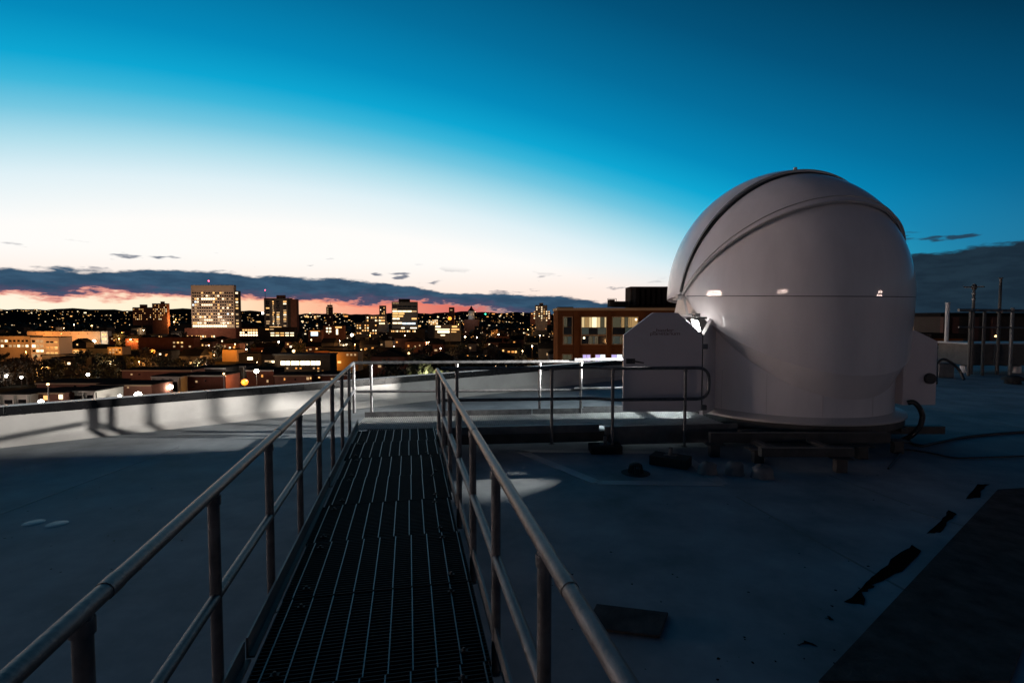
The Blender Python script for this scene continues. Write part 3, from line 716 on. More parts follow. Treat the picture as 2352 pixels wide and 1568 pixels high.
# ---- right side: duct, pipe rack, masts, brick penthouse
YD = 20.0
dA = at(2212, 838, YD); dtop = at(2212, 790, YD).z
duct = thing('roof_duct', 'long dark rectangular roof duct on short posts at the right edge', 'duct', (dA.x, YD, 0))
MB().box(0, 9, -.2, 1.2, dA.z, dtop).build('duct_body', m_steel, duct, bevel=.02)
MB().box(-.03, 9, -.23, 1.25, dtop + .002, dtop + .05).build('duct_lid', m_patch, duct)
for x in (.15, 2.2, 4.4):
    b = MB(); b.tube([(x, .1, .25), (x, .1, dA.z - .001)], .12, 12); b.build('leg', m_steel, duct)
    b = MB(); b.tube([(x, .1, .003), (x, .1, .26)], .15, 12); b.build('leg_boot', m_white, duct)
MB().bar((.2, .1, .45), (1.8, .1, dA.z - .02), .07, .07).build('brace', m_steel, duct)
for x in (1.0, 3.0, 5.0): MB().box(x - .02, x + .02, -.225, -.2005, dA.z, dtop).build('duct_joint', m_beam, duct)
rack = thing('pipe_rack', 'dark horizontal pipe rack rails with uprights above the roof duct', 'pipe rack', (at(2204, 712, 19).x, 19.0, 0))
o0 = rack.location.copy()
for (v, rad) in ((712, .055), (751, .03)):
    a = at(2202, v, 19) - o0; e = at(2460, v + 3, 19) - o0; MB().tube([a, e], rad, 8).build('rail', m_beam, rack)
for u in (2326, 2420):
    a = at(u, 707, 19) - o0; e = V((a.x, 0, .003)); MB().tube([e, a], .055, 8).build('upright', m_beam, rack)
for u in (2230, 2262):
    a = at(u, 713, 19) - o0; e = V((a.x, 0, .003)); MB().tube([e, a], .05, 8).build('upright', m_steel, rack)
def mast(u, vt, Y, rad, lab, cross=False):
    p = at(u, vt, Y); t_ = thing('antenna_mast', lab, 'mast', (p.x, Y, 0))
    MB().tube([(0, 0, .003), (0, 0, p.z * .6), (0, 0, p.z)], [rad * 1.25, rad, rad * .85], 10).build('pole', m_steel, t_)
    if cross:
        MB().box(-.42, .40, -.012, .012, p.z - .13, p.z - .10).build('crossarm', m_steel, t_)
        MB().box(-.012, .012, -.4, .4, p.z - .128, p.z - .102).build('crossarm', m_steel, t_)
        MB().lathe([(0, -.13), (.07, -.1), (.1, 0), (.07, .08), (0, .12)], 12, (0, 0, p.z - .11)).build('hub', m_steel, t_)
        for k in (.35, .55, .95): MB().tube([(0, 0, p.z - k), (0, 0, p.z - k - .06)], rad * 1.25, 10).build('clamp_band', m_beam, t_)
    else:
        MB().tube([(0, 0, p.z), (0, 0, p.z + .04)], rad * 1.3, 10).build('cap', m_steel, t_)
mast(2238, 652, 19.5, .05, 'dark antenna mast with crossed arms at the top right of the dome', True)
mast(2299, 640, 19.5, .05, 'plain tall dark mast standing right of the crossed antenna')
p = at(2177, 697, 21); t_ = thing('vent_pipe', 'pale vertical vent pipe in front of the brick penthouse', 'vent pipe', (p.x, 21, 0))
MB().tube([(0, 0, .003), (0, 0, p.z)], .07, 12).build('pipe', m_white, t_); MB().tube([(0, 0, p.z), (0, 0, p.z + .05)], .085, 12).build('cap', m_white, t_)
p = on(2326, 881, 0); t_ = thing('roof_vent', 'low dark mushroom roof vent at the right edge of the roof', 'roof vent', (p.x, p.y, 0))
MB().lathe([(.22, .003), (.2, .12)], 20).build('collar', m_rubber, t_); MB().lathe([(.3, .12), (.28, .2), (.15, .27), (0, .29)], 20).build('cap', m_rubber, t_)
# curved hose arch and box near the duct
cp = [on(2150, 880, .05), at(2152, 835, 17.5), at(2165, 822, 17.5), at(2185, 832, 17.5), at(2205, 850, 17.5), on(2214, 872, .05)]
o0 = cp[0].copy(); o = MB().tube([q - o0 for q in fillet(cp, .5, 5)], .045, 10).build('hose', m_hose); o.location = o0; tag(o, 'black hose arching beside the roof duct right of the cabinet', 'hose')
p = on(2163, 866, 0); t_ = thing('equipment_box', 'dark low equipment box on the roof behind the cabinet', 'equipment box', (p.x, p.y, 0))
MB().box(-.28, .28, -.2, .2, .003, .5).build('box_body', m_beam, t_, bevel=.02); MB().box(-.3, .3, -.22, .22, .502, .53).build('box_lid', m_steel, t_)

# ================================================================== CITY
GZ = -26.0; HE = EYE - GZ
def dist(vtop, H): return 1176 * (HE - H) / (vtop - 730)
C = {
    'cream': mat('cream_stone', (.46, .36, .29), .95, spec=0, var=.12, scale=.1), 'brick': mat('brown_brick', (.16, .075, .055), .95, spec=0, var=.3, scale=.3),
    'dark': mat('dark_facade', (.055, .047, .042), .95, spec=0, var=.3, scale=.3), 'grey': mat('grey_concrete', (.16, .145, .13), .95, spec=0, var=.2, scale=.2),
    'tan': mat('tan_wall', (.30, .21, .14), .95, spec=0, var=.15, scale=.2), 'orange': mat('orange_panel', (.13, .052, .022), .95, spec=0, var=.22, scale=.35),
    'white': mat('white_trim', (.42, .40, .37), .95, spec=0, var=.12, scale=.4), 'roof': mat('dark_roofing', (.016, .015, .015), .95, spec=0, var=.3, scale=.2),
    'maroon': mat('maroon_brick', (.11, .042, .03), .95, spec=0, var=.3, scale=.3), 'rooflight': mat('grey_roofing', (.06, .062, .066), .95, spec=0, var=.3, scale=.2),
    'cornice': mat('cream_cornice', (.40, .29, .18), .95, spec=0, var=.12, scale=.5),
}
wcache = {}
def wmesh(w, h):
    k = (round(w, 2), round(h, 2))
    if k not in wcache: b = MB(); b.box(-w / 2, w / 2, -.10, .08, -h / 2, h / 2); wcache[k] = b.mesh('window_pane'); wcache[k].materials.append(L['off'])
    return wcache[k]
def win(parent, x, z, w, h, key, y=0.0, name='window'):
    return inst(name, wmesh(w, h), L[key], parent, (x, y, z))
VIS = []
class B:
    """a building whose front stands at depth Y between the columns u0 and u1 of the frame, its top at row vt"""
    def __init__(s, name, label, cat, u0, u1, vt, Y=None, H=None, dep=14, m='brick', group=None, roof='flat', rz=0.0, vis=True):
        if Y is None: Y = dist(vt, H)
        dep = min(dep, 6 if Y > 500 else 9)
        p0, p1 = at(u0, vt, Y), at(u1, vt, Y); s.w = p1.x - p0.x; s.h = p0.z - GZ; s.Y = Y; s.k = Y / 1176; s.u0 = u0; s.vt = vt
        s.o = thing(name, label, cat, ((p0.x + p1.x) / 2, Y, GZ), rz, group); s.dep = dep; w2 = s.w / 2
        MB().box(-w2, w2, 0, dep, 0, s.h).build('wall', C[m], s.o)
        if vis: VIS.append((u0, u1, vt, 770 if Y > 650 else vt + min(36, s.h / s.k * .75), Y))
        if roof == 'flat':
            b = MB(); b.box(-w2 - .15, w2 + .15, -.15, dep + .15, s.h + .004, s.h + .35); b.build('roof', C['roof'], s.o)
        elif roof == 'gable':
            b = MB(); rh = min(s.w, dep) * .38; e = .4
            b.add([(-w2 - e, -e, s.h - .1), (w2 + e, -e, s.h - .1), (w2 + e, dep + e, s.h - .1), (-w2 - e, dep + e, s.h - .1), (0, -e, s.h + rh), (0, dep + e, s.h + rh)] if rnd.random() < .5 else
                  [(-w2 - e, -e, s.h - .1), (-w2 - e, dep + e, s.h - .1), (w2 + e, dep + e, s.h - .1), (w2 + e, -e, s.h - .1), (-w2 - e, dep / 2, s.h + rh), (w2 + e, dep / 2, s.h + rh)],
                  [(0, 1, 4), (2, 3, 5), (1, 2, 5, 4), (3, 0, 4, 5), (3, 2, 1, 0)])
            b.build('roof', C['roof'], s.o)
    def X(s, u): return at(u, s.vt, s.Y).x - s.o.location.x
    def Zv(s, v): return at(1176, v, s.Y).z - GZ
    def w_px(s, u0, u1, v0, v1, key, y=0.0, name='window'):
        x0, x1 = s.X(u0), s.X(u1); z0, z1 = s.Zv(v1), s.Zv(v0)
        return win(s.o, (x0 + x1) / 2, (z0 + z1) / 2, max(.3, x1 - x0), max(.3, z1 - z0), key, y, name)
    def part_px(s, name, u0, u1, v0, v1, m, y0=-.3, y1=None):
        b = MB(); y1 = s.dep if y1 is None else min(y1, s.dep + .4); y0 = y0 if y0 < y1 - .3 or y0 < 0 else y1 * .35
        b.box(s.X(u0), s.X(u1), y0, y1, s.Zv(v1), s.Zv(v0)); return b.build(name, C[m] if isinstance(m, str) else m, s.o)
    def grid(s, u0, u1, v0, v1, rows, cols, fw, fh, pick, y=0.0):
        for r in range(rows):
            for c in range(cols):
                key = pick(r, c)
                if key is None: continue
                uc = u0 + (u1 - u0) * (c + .5) / cols; vc = v0 + (v1 - v0) * (r + .5) / rows
                hu = (u1 - u0) / cols * fw / 2; hv = (v1 - v0) / rows * fh / 2
                s.w_px(uc - hu, uc + hu, vc - hv, vc + hv, key, y)
def pk(weights):
    ks = list(weights); ws = [weights[k] for k in ks]
    return lambda r=0, c=0: (lambda x: None if x == 'none' else x)(rnd.choices(ks, ws)[0])
def lamp_light(p, power, col, name='lamp_light', r=.4, parent=None):
    l = bpy.data.lights.new(name, 'POINT'); l.energy = power; l.color = col; l.shadow_soft_size = r
    o = bpy.data.objects.new(name, l); COL.objects.link(o)
    if parent: o.parent = parent; o.location = p
    else: o.location = p
    return o
m_pole = C['dark']
globes = {}
def street_lamp(u, v, Y, key, rad, label, power=0, col=(1, .9, .75), cat='street lamp', group=None, lit_pole=False, name='street_lamp'):
    p = at(u, v, Y); t_ = thing(name, label, cat, (p.x, Y, GZ), 0, group); h = p.z - GZ
    kk = round(rad, 2)
    if kk not in globes:
        g = MB(); g.lathe([(0.001, -1 * kk), (.7 * kk, -.7 * kk), (kk, 0), (.75 * kk, .6 * kk), (.001, .9 * kk)], 10); globes[kk] = g.mesh('lamp_globe')
    MB().tube([(0, 0, 0), (0, 0, h - rad * 1.02)], [.16, .09], 6).build('pole', C['white'] if lit_pole else m_pole, t_)
    MB().bar((-.3, 0, h - rad * 1.0), (.3, 0, h - rad * 1.0), .12, .08).build('bracket', m_pole, t_)
    inst('globe', globes[kk], G[key], t_, (0, 0, h))
    if power: lamp_light((0, -rad - .25, h), power, col, r=rad, parent=t_)
    return t_

# --- office tower
T = B('office_tower', 'tall cream office tower with rows of lit windows and red beacon', 'office tower', 438, 537, 655, Y=700, dep=40, m='cream')
T.part_px('corner_bay', 485.5, 486.3, 655, 752, 'cream', -.25, 0)
T.part_px('side_wing', 537.3, 547, 668, 790, 'dark', 1.0)
def tw(r, c):
    if r == 11: return 'hot' if c < 15 else 'dim'
    if r == 2 and 4 <= c <= 9: return 'hot'
    if r == 4 and 4 <= c <= 8: return 'white'
    if r == 9 and 5 <= c <= 8: return 'white'
    if r in (10, 8) and c < 6: return rnd.choice(['white', 'warm', 'dim', 'off'])
    return rnd.choices(['off', 'warm', 'white', 'dim', 'cool'], [72, 12, 7, 8, 2])[0]
T.grid(440, 535, 669, 752, 12, 18, .74, .5, tw)
for r in range(12):
    z_ = T.Zv(669 + (r) * 83 / 12); b = MB(); b.box(-T.w / 2 - .2, T.w / 2 + .2, -.22, -.002, z_ - .35, z_ + .35); b.build('spandrel_band', C['cream'], T.o)
for r in range(12):
    key = rnd.choice(['off', 'warm', 'white', 'off', 'teal' if r == 6 else 'dim'])
    T.w_px(539.5, 545, 671 + r * 7, 674.5 + r * 7, key, 1.0)
T.part_px('podium', 436, 552, 753, 800, 'maroon', -14, -.4)
T.grid(440, 550, 768, 782, 2, 22, .55, .55, pk({'none': 9, 'warm': 4, 'white': 2}), -14)
b = MB(); zt_ = T.h + 5.0; x_ = T.X(476.5); b.tube([(x_, 3, T.h), (x_, 3, zt_)], .2, 6); ms = b.build('beacon_mast', m_pole, T.o)
g = MB(); g.lathe([(.001, -1.1), (1.1, 0), (.001, 1.1)], 10); bk = g.build('beacon', G['red'], T.o); bk.location = (x_, 3, zt_ + 1)
lamp_light((-10, -42, 22), 42000, (1, .74, .52), r=2, parent=T.o); lamp_light((18, -48, 20), 36000, (1, .72, .5), r=2, parent=T.o)
# --- apartment tower
A = B('apartment_tower', 'dark brown apartment tower with lit window columns and tall beacon mast', 'apartment tower', 606, 668, 685, Y=750, dep=26, m='grey')
A.part_px('dark_recess', 660.5, 667.8, 687, 770, 'dark', -.4, 2); A.part_px('end_wing', 668.3, 682, 687, 765, 'brick', -2)
A.part_px('penthouse', 632, 652, 677.5, 684.4, 'brick', 4, 16)
for (c0, c1, dens) in ((610, 619, .62), (625, 629.5, .92), (634, 642, .55), (650, 658, .6)):
    for r in range(13):
        if rnd.random() < dens: A.w_px(c0 + rnd.uniform(0, 1), c1 - rnd.uniform(0, 2), 691 + r * 5.05, 693.8 + r * 5.05, rnd.choice(['warm', 'white', 'warm', 'dim']))
        else: A.w_px(c0 + .5, c1 - .5, 691 + r * 5.05, 693.8 + r * 5.05, 'off')
A.w_px(618, 645, 750, 752.5, 'warm')
b = MB(); x_ = A.X(607); zt_ = A.Zv(667); b.tube([(x_, 3, A.h), (x_, 3, zt_)], [.35, .15], 6); b.build('beacon_mast', m_pole, A.o)
g = MB(); g.lathe([(.001, -.8), (.8, 0), (.001, .8)], 10); bk = g.build('beacon', G['red'], A.o); bk.location = (x_, 3, zt_ + .6)
lamp_light((10, -40, 12), 9000, (1, .6, .4), r=2, parent=A.o)
# --- banded office block
O = B('office_block', 'grey office block with long lit floor bands and dark rooftop plant', 'office block', 899.6, 958, 693.5, Y=800, dep=30, m='grey')
O.part_px('rooftop_plant', 914, 940, 686, 693, 'dark', 5, 20)
rows = [(702, 'off', 0, 1), (709, 'off', 0, 1), (713, 'white', .0, 1), (718.5, 'warm', .0, .5), (724, 'warm', 0, .45), (730, 'white', 0, .3), (730, 'warm', .78, 1), (740, 'white', 0, .4), (741, 'cool', .4, .95), (752, 'hot', .35, .5), (752, 'hot', .72, 1)]
for v_, key, a, e in rows:
    nn = max(1, round((e - a) * 5))
    for q in range(nn):
        u_a = 901 + 56 * (a + (e - a) * q / nn) + .5; u_b = 901 + 56 * (a + (e - a) * (q + 1) / nn) - .5
        O.w_px(u_a, u_b, v_, v_ + 3.6, key if rnd.random() < .88 else 'dim')
for q in range(4): O.w_px(902 + q * 3.6, 904.6 + q * 3.6, 695.4, 697.2, 'dim')
lamp_light((0, -40, 14), 16000, (1, .78, .6), r=2, parent=O.o)
O2 = B('low_office', 'long dark low office with one lit window row below the banded block', 'low building', 893, 975, 755, Y=640, dep=20, m='dark')
O2.grid(898, 955, 758, 763, 1, 14, .6, .7, pk({'none': 2, 'warm': 5, 'white': 2, 'dim': 2}))
# --- slim tower and its wide base block
S = B('slim_tower', 'slim grey tower with a few lit windows left of the banded office block', 'tower', 871, 885, 702, Y=830, dep=12, m='grey')
S.grid(872, 884, 705, 722, 4, 3, .5, .5, pk({'off': 5, 'warm': 3, 'white': 2}))
S2 = B('stepped_block', 'wide tan stepped block with lit lower floors in front of the slim tower', 'building', 839, 886, 724, Y=800, dep=18, m='tan')
S2.grid(842, 884, 726, 746, 3, 9, .7, .5, lambda r, c: 'white' if r == 2 else rnd.choice(['off', 'warm', 'off', 'dim', 'white']))
S3 = B('dark_midrise', 'dark mid-rise with scattered lit windows beside the white end wall', 'building', 816, 868, 741, Y=660, dep=18, m='grey')
S3.grid(818, 866, 744, 768, 4, 8, .5, .5, pk({'none': 5, 'warm': 4, 'white': 2, 'warm2': 2})); S3.part_px('end_wall', 869, 890, 745, 762, 'white', -.5, 8)
# --- small spired tower, brown residential cluster, round tower, church, chimney
Q = B('narrow_tower', 'narrow dark tower with thin roof spike against the red sunset gap', 'tower', 749, 762, 705, Y=900, dep=10, m='brick')
Q.part_px('upper_stage', 751, 761, 700, 704, 'dark', 1, 8); b = MB(); b.tube([(Q.X(757), 4, Q.Zv(700)), (Q.X(757), 4, Q.Zv(693))], [.5, .1], 6); b.build('spike', m_pole, Q.o)
Q.grid(750, 761, 707, 730, 6, 2, .4, .4, pk({'none': 5, 'dim': 3, 'warm': 1}))
H1 = B('residential_tower', 'brown residential tower with stepped top, taller of the pair by the horizon', 'apartment tower', 349, 384, 697, Y=900, dep=18, m='brick')
H1.part_px('stair_head', 366, 373, 692, 696.4, 'brick', 3, 10); H1.grid(350, 383, 699, 735, 8, 8, .35, .4, pk({'none': 5, 'warm': 4, 'white': 1}))
H2 = B('residential_tower', 'brown residential tower with gabled top left of its taller twin', 'apartment tower', 304, 348, 706, Y=910, dep=18, m='brick')
H2.part_px('gable_stage', 318, 333, 699, 705.4, 'brick', 3, 12); H2.grid(305, 347, 708, 735, 6, 10, .35, .4, pk({'none': 6, 'warm': 4, 'white': 1}))
U = B('stepped_apartments', 'distant stepped apartment tower with lit windows left of the orange building', 'apartment tower', 1229.5, 1257, 701, Y=900, dep=18, m='grey')
U.part_px('rooftop_stage', 1239, 1248, 695.5, 700.4, 'grey', 2, 12); U.part_px('west_wing', 1218, 1229, 717, 745, 'brick', 1); U.part_px('east_wing', 1257.6, 1265, 716, 745, 'brick', 1)
U.grid(1219, 1264, 703, 738, 7, 8, .45, .4, lambda r, c: None if (r < 2 and not 2 <= c <= 5) else rnd.choice([None, None, 'warm', 'white', 'dim']))
lamp_light((0, -30, 18), 7000, (1, .6, .4), r=2, parent=U.o)
p = at(1082, 745, 850); ch = thing('church', 'pale round church drum under a pointed dark spire roof', 'church', (p.x, 850, GZ)); kk = 850 / 1176
hh = HE + (730 - 725) * kk
MB().box(-12, 12, 0, 22, 0, hh - 6).build('nave', C['brick'], ch)
MB().lathe([(7 * kk, hh - 12), (7 * kk, hh + 11 * kk)], 12, (0, 6, 0), False).build('drum', C['white'], ch); MB().lathe([(8.6 * kk, hh + 11 * kk), (3.2 * kk, hh + 17 * kk), (.01, hh + 24 * kk)], 12, (0, 6, 0), False).build('spire', C['roof'], ch)
for a in (-2, 0, 2): win(ch, a * 2.0, hh + 3 * kk, 1.2, 3, 'dim', 6 - 7 * kk - .3)
lamp_light((0, -14, hh - 4), 2600, (.9, .9, 1), r=1, parent=ch)
K = B('brick_tower', 'plain square brick tower behind the bright orange street light', 'tower', 1031, 1043, 706, Y=880, dep=9, m='brick')
K.w_px(1034, 1039, 711, 713, 'dim')
Gq = B('lit_garage', 'low parking garage with bright yellow lit open decks', 'garage', 998, 1058, 746, Y=620, dep=24, m='grey')
for (a, e, v0, v1, key) in ((1000, 1012, 748, 752, 'white'), (1038, 1050, 748, 752, 'warm'), (1000, 1033, 755, 757.5, 'white'), (1037, 1055, 755, 758, 'warm'), (1005, 1032, 760, 764, 'hot'), (1036, 1048, 761, 763, 'warm'), (1012, 1022, 768, 771, 'white')): Gq.w_px(a, e, v0, v1, key)
Gq2 = B('lit_lab_block', 'small block with a tight grid of lit windows by the garage', 'building', 983, 1007, 733, Y=680, dep=14, m='grey')
Gq2.grid(984, 1006, 734, 746, 4, 5, .72, .5, pk({'white': 5, 'warm': 3, 'off': 1}))
# --- left: orange washed warehouse and offices
W = B('warehouse', 'large blank warehouse washed in orange light with pale end wall', 'warehouse', 62, 230, 761, Y=555, dep=40, m='tan')
W.part_px('end_wall', 230.3, 246, 761, 800, 'white', .6); W.part_px('lower_band', 62, 230, 791, 798, 'grey', -1, -.1)
for r in range(2):
    for c in range(2): W.w_px(233 + c * 6, 237 + c * 6, 766 + r * 10, 770 + r * 10, 'warm', .6)
for c in range(7): W.w_px(80 + c * 20, 82 + c * 20, 765, 766.5, 'off')
lamp_light((-20, -20, 9), 60000, (1, .42, .12), r=1, parent=W.o); lamp_light((18, -20, 9), 50000, (1, .5, .2), r=1, parent=W.o)
street_lamp(216, 783, 548, 'white', 1.5, 'bright white wall light on the pale corner of the warehouse', 15000, (1, .85, .6), 'wall light')
Wl = B('loading_shed', 'low orange lit loading shed in front of the warehouse', 'shed', 136, 197, 801, Y=400, dep=10, m='tan')
Wl.grid(140, 196, 803, 814, 1, 4, .85, .8, pk({'dim': 2, 'warm2': 3, 'warm': 1})); lamp_light((5, -8, 6), 6000, (1, .45, .1), r=.6, parent=Wl.o)
Wg = B('grey_shed', 'low grey flat-roofed shed right of the orange loading shed', 'shed', 198, 246, 800, Y=395, dep=12, m='grey')
Wo = B('orange_annex', 'small orange lit brick annex at the end of the grey shed', 'building', 247, 280, 797, Y=390, dep=10, m='tan')
Wo.grid(249, 279, 800, 812, 2, 4, .55, .6, pk({'off': 2, 'dim': 2, 'warm2': 2})); lamp_light((2, -9, 7), 9000, (1, .42, .08), r=.6, parent=Wo.o)
F = B('left_office', 'three storey tan office with white lit windows at the left edge', 'office', -14, 69, 772, Y=330, dep=16, m='tan')
F.grid(-10, 66, 777, 800, 2, 8, .62, .45, lambda r, c: rnd.choice(['off', 'off', 'white', 'dim'])); lamp_light((4, -15, 16), 13000, (1, .44, .12), r=.6, parent=F.o)
F2 = B('corner_office', 'pale corner office with bright window bands beside the loading shed', 'office', 70, 135, 775, Y=300, dep=16, m='cream')
F2.grid(72, 100, 778, 822, 4, 3, .75, .5, lambda r, c: rnd.choice(['white', 'off', 'hot', 'dim'])); F2.grid(104, 133, 780, 818, 3, 3, .7, .45, pk({'warm': 3, 'off': 2, 'warm2': 2}))
lamp_light((-2, -14, 12), 7000, (1, .46, .16), r=.6, parent=F2.o)
for v_ in (788, 800, 812): F2.part_px('spandrel_band', 70.2, 134.8, v_ - 1.1, v_ + 1.1, 'white', -.16, -.002)
MA = B('maroon_hall', 'long dark maroon brick hall behind the orange street light', 'building', 317, 445, 775, Y=430, dep=30, m='maroon')
MA.grid(395, 440, 782, 800, 2, 5, .5, .4, pk({'none': 4, 'warm': 2, 'dim': 3}))
street_lamp(350, 807, 262, 'orange', 1.25, 'brightest orange sodium street lamp in front of the maroon hall', 16000, (1, .4, .06))
OW = B('orange_wall_house', 'plain brick end wall glowing orange under the office tower', 'building', 510, 544, 803, Y=330, dep=14, m='tan')
lamp_light((0, -10, 10), 11000, (1, .34, .03), r=.6, parent=OW.o)
OW2 = B('flat_roof_house', 'dark flat-roofed house beside the glowing orange end wall', 'house', 548, 592, 812, Y=300, dep=14, m='dark')
OW2.w_px(568, 580, 820, 826, 'hot'); OW2.w_px(556, 560, 836, 841, 'warm')
RB = B('lit_row_building', 'mid-rise with two bright window rows right of the office tower', 'building', 548, 594, 752, Y=620, dep=18, m='brick')
RB.grid(550, 592, 755, 772, 3, 7, .72, .62, lambda r, c: ['warm', 'white', 'hot'][r] if rnd.random() < .85 else 'off')
RB2 = B('strip_window_block', 'low dark block with strip windows below the apartment tower', 'building', 595, 678, 752, Y=610, dep=20, m='dark')
RB2.grid(598, 640, 754, 758, 1, 4, .8, .6, pk({'dim': 2, 'warm': 2, 'none': 1})); RB2.grid(620, 676, 762, 773, 2, 5, .75, .45, pk({'white': 4, 'warm': 2, 'none': 1}))
ST = B('lit_shop', 'small shop with a bright cool storefront among dark roofs', 'shop', 708, 738, 758, Y=520, dep=12, m='brick')
ST.w_px(714, 730, 762, 771, 'cool'); ST.w_px(712, 735, 759.5, 761, 'warm2')
ST2 = B('lit_brick_block', 'brick block with four bright square windows left of the dark mid-rise', 'building', 742, 790, 748, Y=600, dep=14, m='brick')
for (a, v_) in ((749, 752), (756, 752), (749, 759), (756, 759)): ST2.w_px(a, a + 4.5, v_, v_ + 4, 'white')
ST2.w_px(770, 785, 750, 753, 'warm'); ST2.w_px(772, 776, 756, 768, 'hot')
ST3 = B('white_church_house', 'small white steepled house standing among dark trees', 'house', 884, 902, 782, Y=420, dep=9, m='white', roof='gable')
ST3.part_px('steeple', 891, 897, 774, 782, 'white', 2, 4.5)
PN = B('pane_building', 'low building with four large glowing panes near the walkway corner', 'building', 631, 758, 815, Y=235, dep=18, m='dark')
for (a, e) in ((644.5, 666), (668.5, 687), (690, 711), (713.5, 735)):
    PN.w_px(a, e, 829, 838, 'hot'); PN.part_px('mullion', (a + e) / 2 - .5, (a + e) / 2 + .5, 829, 838, 'dark', -.2, -.11)
PN.grid(634, 756, 842, 856, 2, 12, .4, .5, pk({'none': 6, 'dim': 3, 'warm2': 2})); PN.part_px('eave', 628, 761, 812.5, 815.5, 'rooflight', -1.2)
BR = B('brown_flat_house', 'tan flat-roofed building with orange lit corner by the walkway rail', 'building', 757, 822, 808, Y=270, dep=14, m='tan')
BR.w_px(762, 770, 829, 834, 'white'); BR.w_px(775, 783, 829, 834, 'warm'); BR.grid(776, 820, 811, 818, 1, 5, .5, .6, pk({'none': 3, 'dim': 1})); lamp_light((-6, -6, 6), 4000, (1, .38, .05), r=.5, parent=BR.o)
BR2 = B('orange_parapet_house', 'long low house with glowing orange roof edge', 'building', 722, 757, 806, Y=290, dep=12, m='orange'); lamp_light((0, -7, 11), 3000, (1, .42, .08), r=.5, parent=BR2.o)
# --- near row houses just beyond the parapet
def porch_row(name, lab, u0, u1, vt, H, m, wins, cat='row house', dep=11):
    b = B(name, lab, cat, u0, u1, vt, H=H, dep=dep, m=m)
    for (a, e, v0, v1, key) in wins: b.w_px(a, e, v0, v1, key)
    b.part_px('cornice', u0 - 1, u1 + 1, vt - .6, vt + 2.2, 'white' if m != 'brick' else 'tan', -.5, -.004)
    return b
b1 = porch_row('porch_house', 'pale two-bay porch house at the bottom left edge', -3, 69, 905, 9.5, 'white', [(10, 29, 918, 927, 'off'), (42, 61, 917, 926, 'off')])
b1.part_px('roof_edge', -3, 71, 902.5, 905, 'roof', -.7)
b2 = porch_row('porch_house', 'pale porch house with two dark windows behind the black coping', 148, 222, 898, 9.5, 'white', [(155, 160, 908, 918, 'off'), (171, 187, 908, 919, 'off'), (200, 214, 907, 918, 'off')])
b3 = porch_row('porch_house', 'tall pale porch house with columns beside a bright globe lamp', 349, 414, 865, 9.5, 'white', [(375, 386, 877, 900, 'off'), (396, 408, 876, 900, 'off'), (359, 363, 874, 892, 'off'), (366, 369, 873, 892, 'off')])
b4 = porch_row('porch_house', 'dim porch house with pale columns near the tall lit lamp post', 519, 564, 841, 9.5, 'grey', [(524, 534, 852, 885, 'off'), (541, 553, 852, 885, 'off')])
for b_, us in ((b1, (1, 35, 66)), (b2, (150, 165, 193, 219)), (b3, (351, 372, 390, 411)), (b4, (520, 538, 561))):
    for u in us: b_.part_px('column', u - 1.4, u + 1.4, b_.vt + 3, b_.vt + 45, 'white', -.6, -.2)
porch_row('brick_row_house', 'dark brick row house with two glowing windows between the pale porches', 70, 147, 902, 9.5, 'brick', [(100, 109, 908, 918, 'warm'), (135, 144, 906, 916, 'white')])
porch_row('brick_row_house', 'brick row house with light roof line left of the tall porch house', 84, 246, 880, 9.5, 'brick', [(208, 214, 884, 890, 'off'), (170, 175, 885, 891, 'off'), (240, 244, 886, 889, 'dim')], dep=13)
porch_row('brick_row_house', 'plain dark brick row house behind the brightest white lamp', 223, 348, 884, 9.5, 'brick', [(292, 296, 876 + 12, 891, 'dim'), (260, 262, 888, 891, 'warm')])
porch_row('brick_row_house', 'long dark brick row house beside the lit lamp post', 415, 518, 862, 9.5, 'maroon', [(449, 453, 874, 878, 'dim'), (470, 474, 872, 876, 'off'), (412 + 28, 444, 886, 889, 'off')])
porch_row('brick_row_house', 'wide brick row house with pale roof edge in the second row', 280, 440, 850, 10, 'brick', [(300, 304, 858, 861, 'dim'), (318, 322, 858, 861, 'off'), (404, 410, 856, 860, 'warm')])
porch_row('brick_row_house', 'dark brick house with a white roof hatch in the second row', 441, 518, 845, 10, 'dark', [(455, 458, 834 + 16, 853, 'warm')])
porch_row('brick_row_house', 'dark brick row house right of the orange globe lamp', 566, 628, 850, 9.5, 'maroon', [(600, 604, 860, 866, 'warm2'), (612, 616, 872, 878, 'dim'), (586, 590, 862, 866, 'off')])
porch_row('brick_row_house', 'dark brick row house below the four glowing panes', 630, 716, 862, 9.5, 'brick', [(704, 710, 858 + 8, 872, 'dim'), (652, 655, 868, 873, 'warm2'), (676, 680, 869, 873, 'off'), (732 - 20, 715, 862 + 4, 870, 'warm')])
porch_row('brick_row_house', 'small dark brick house seen past the walkway handrail corner', 718, 806, 860, 9.5, 'maroon', [(731, 735, 862 + 3, 868, 'warm'), (760, 764, 868, 872, 'dim')])
MARKS = [(0, 'the left office'), (90, 'the corner office'), (165, 'the warehouse'), (250, 'the orange annex'), (330, 'the brown residential towers'), (390, 'the maroon hall'), (490, 'the office tower'), (575, 'the lit row building'), (645, 'the apartment tower'), (755, 'the narrow tower'), (845, 'the stepped block'), (930, 'the banded office block'), (1028, 'the lit garage'), (1082, 'the church spire'), (1160, 'the green light'), (1240, 'the stepped apartments'), (1310, 'the panel building')]
def mark(u): return min(MARKS, key=lambda q: abs(q[0] - u))[1]
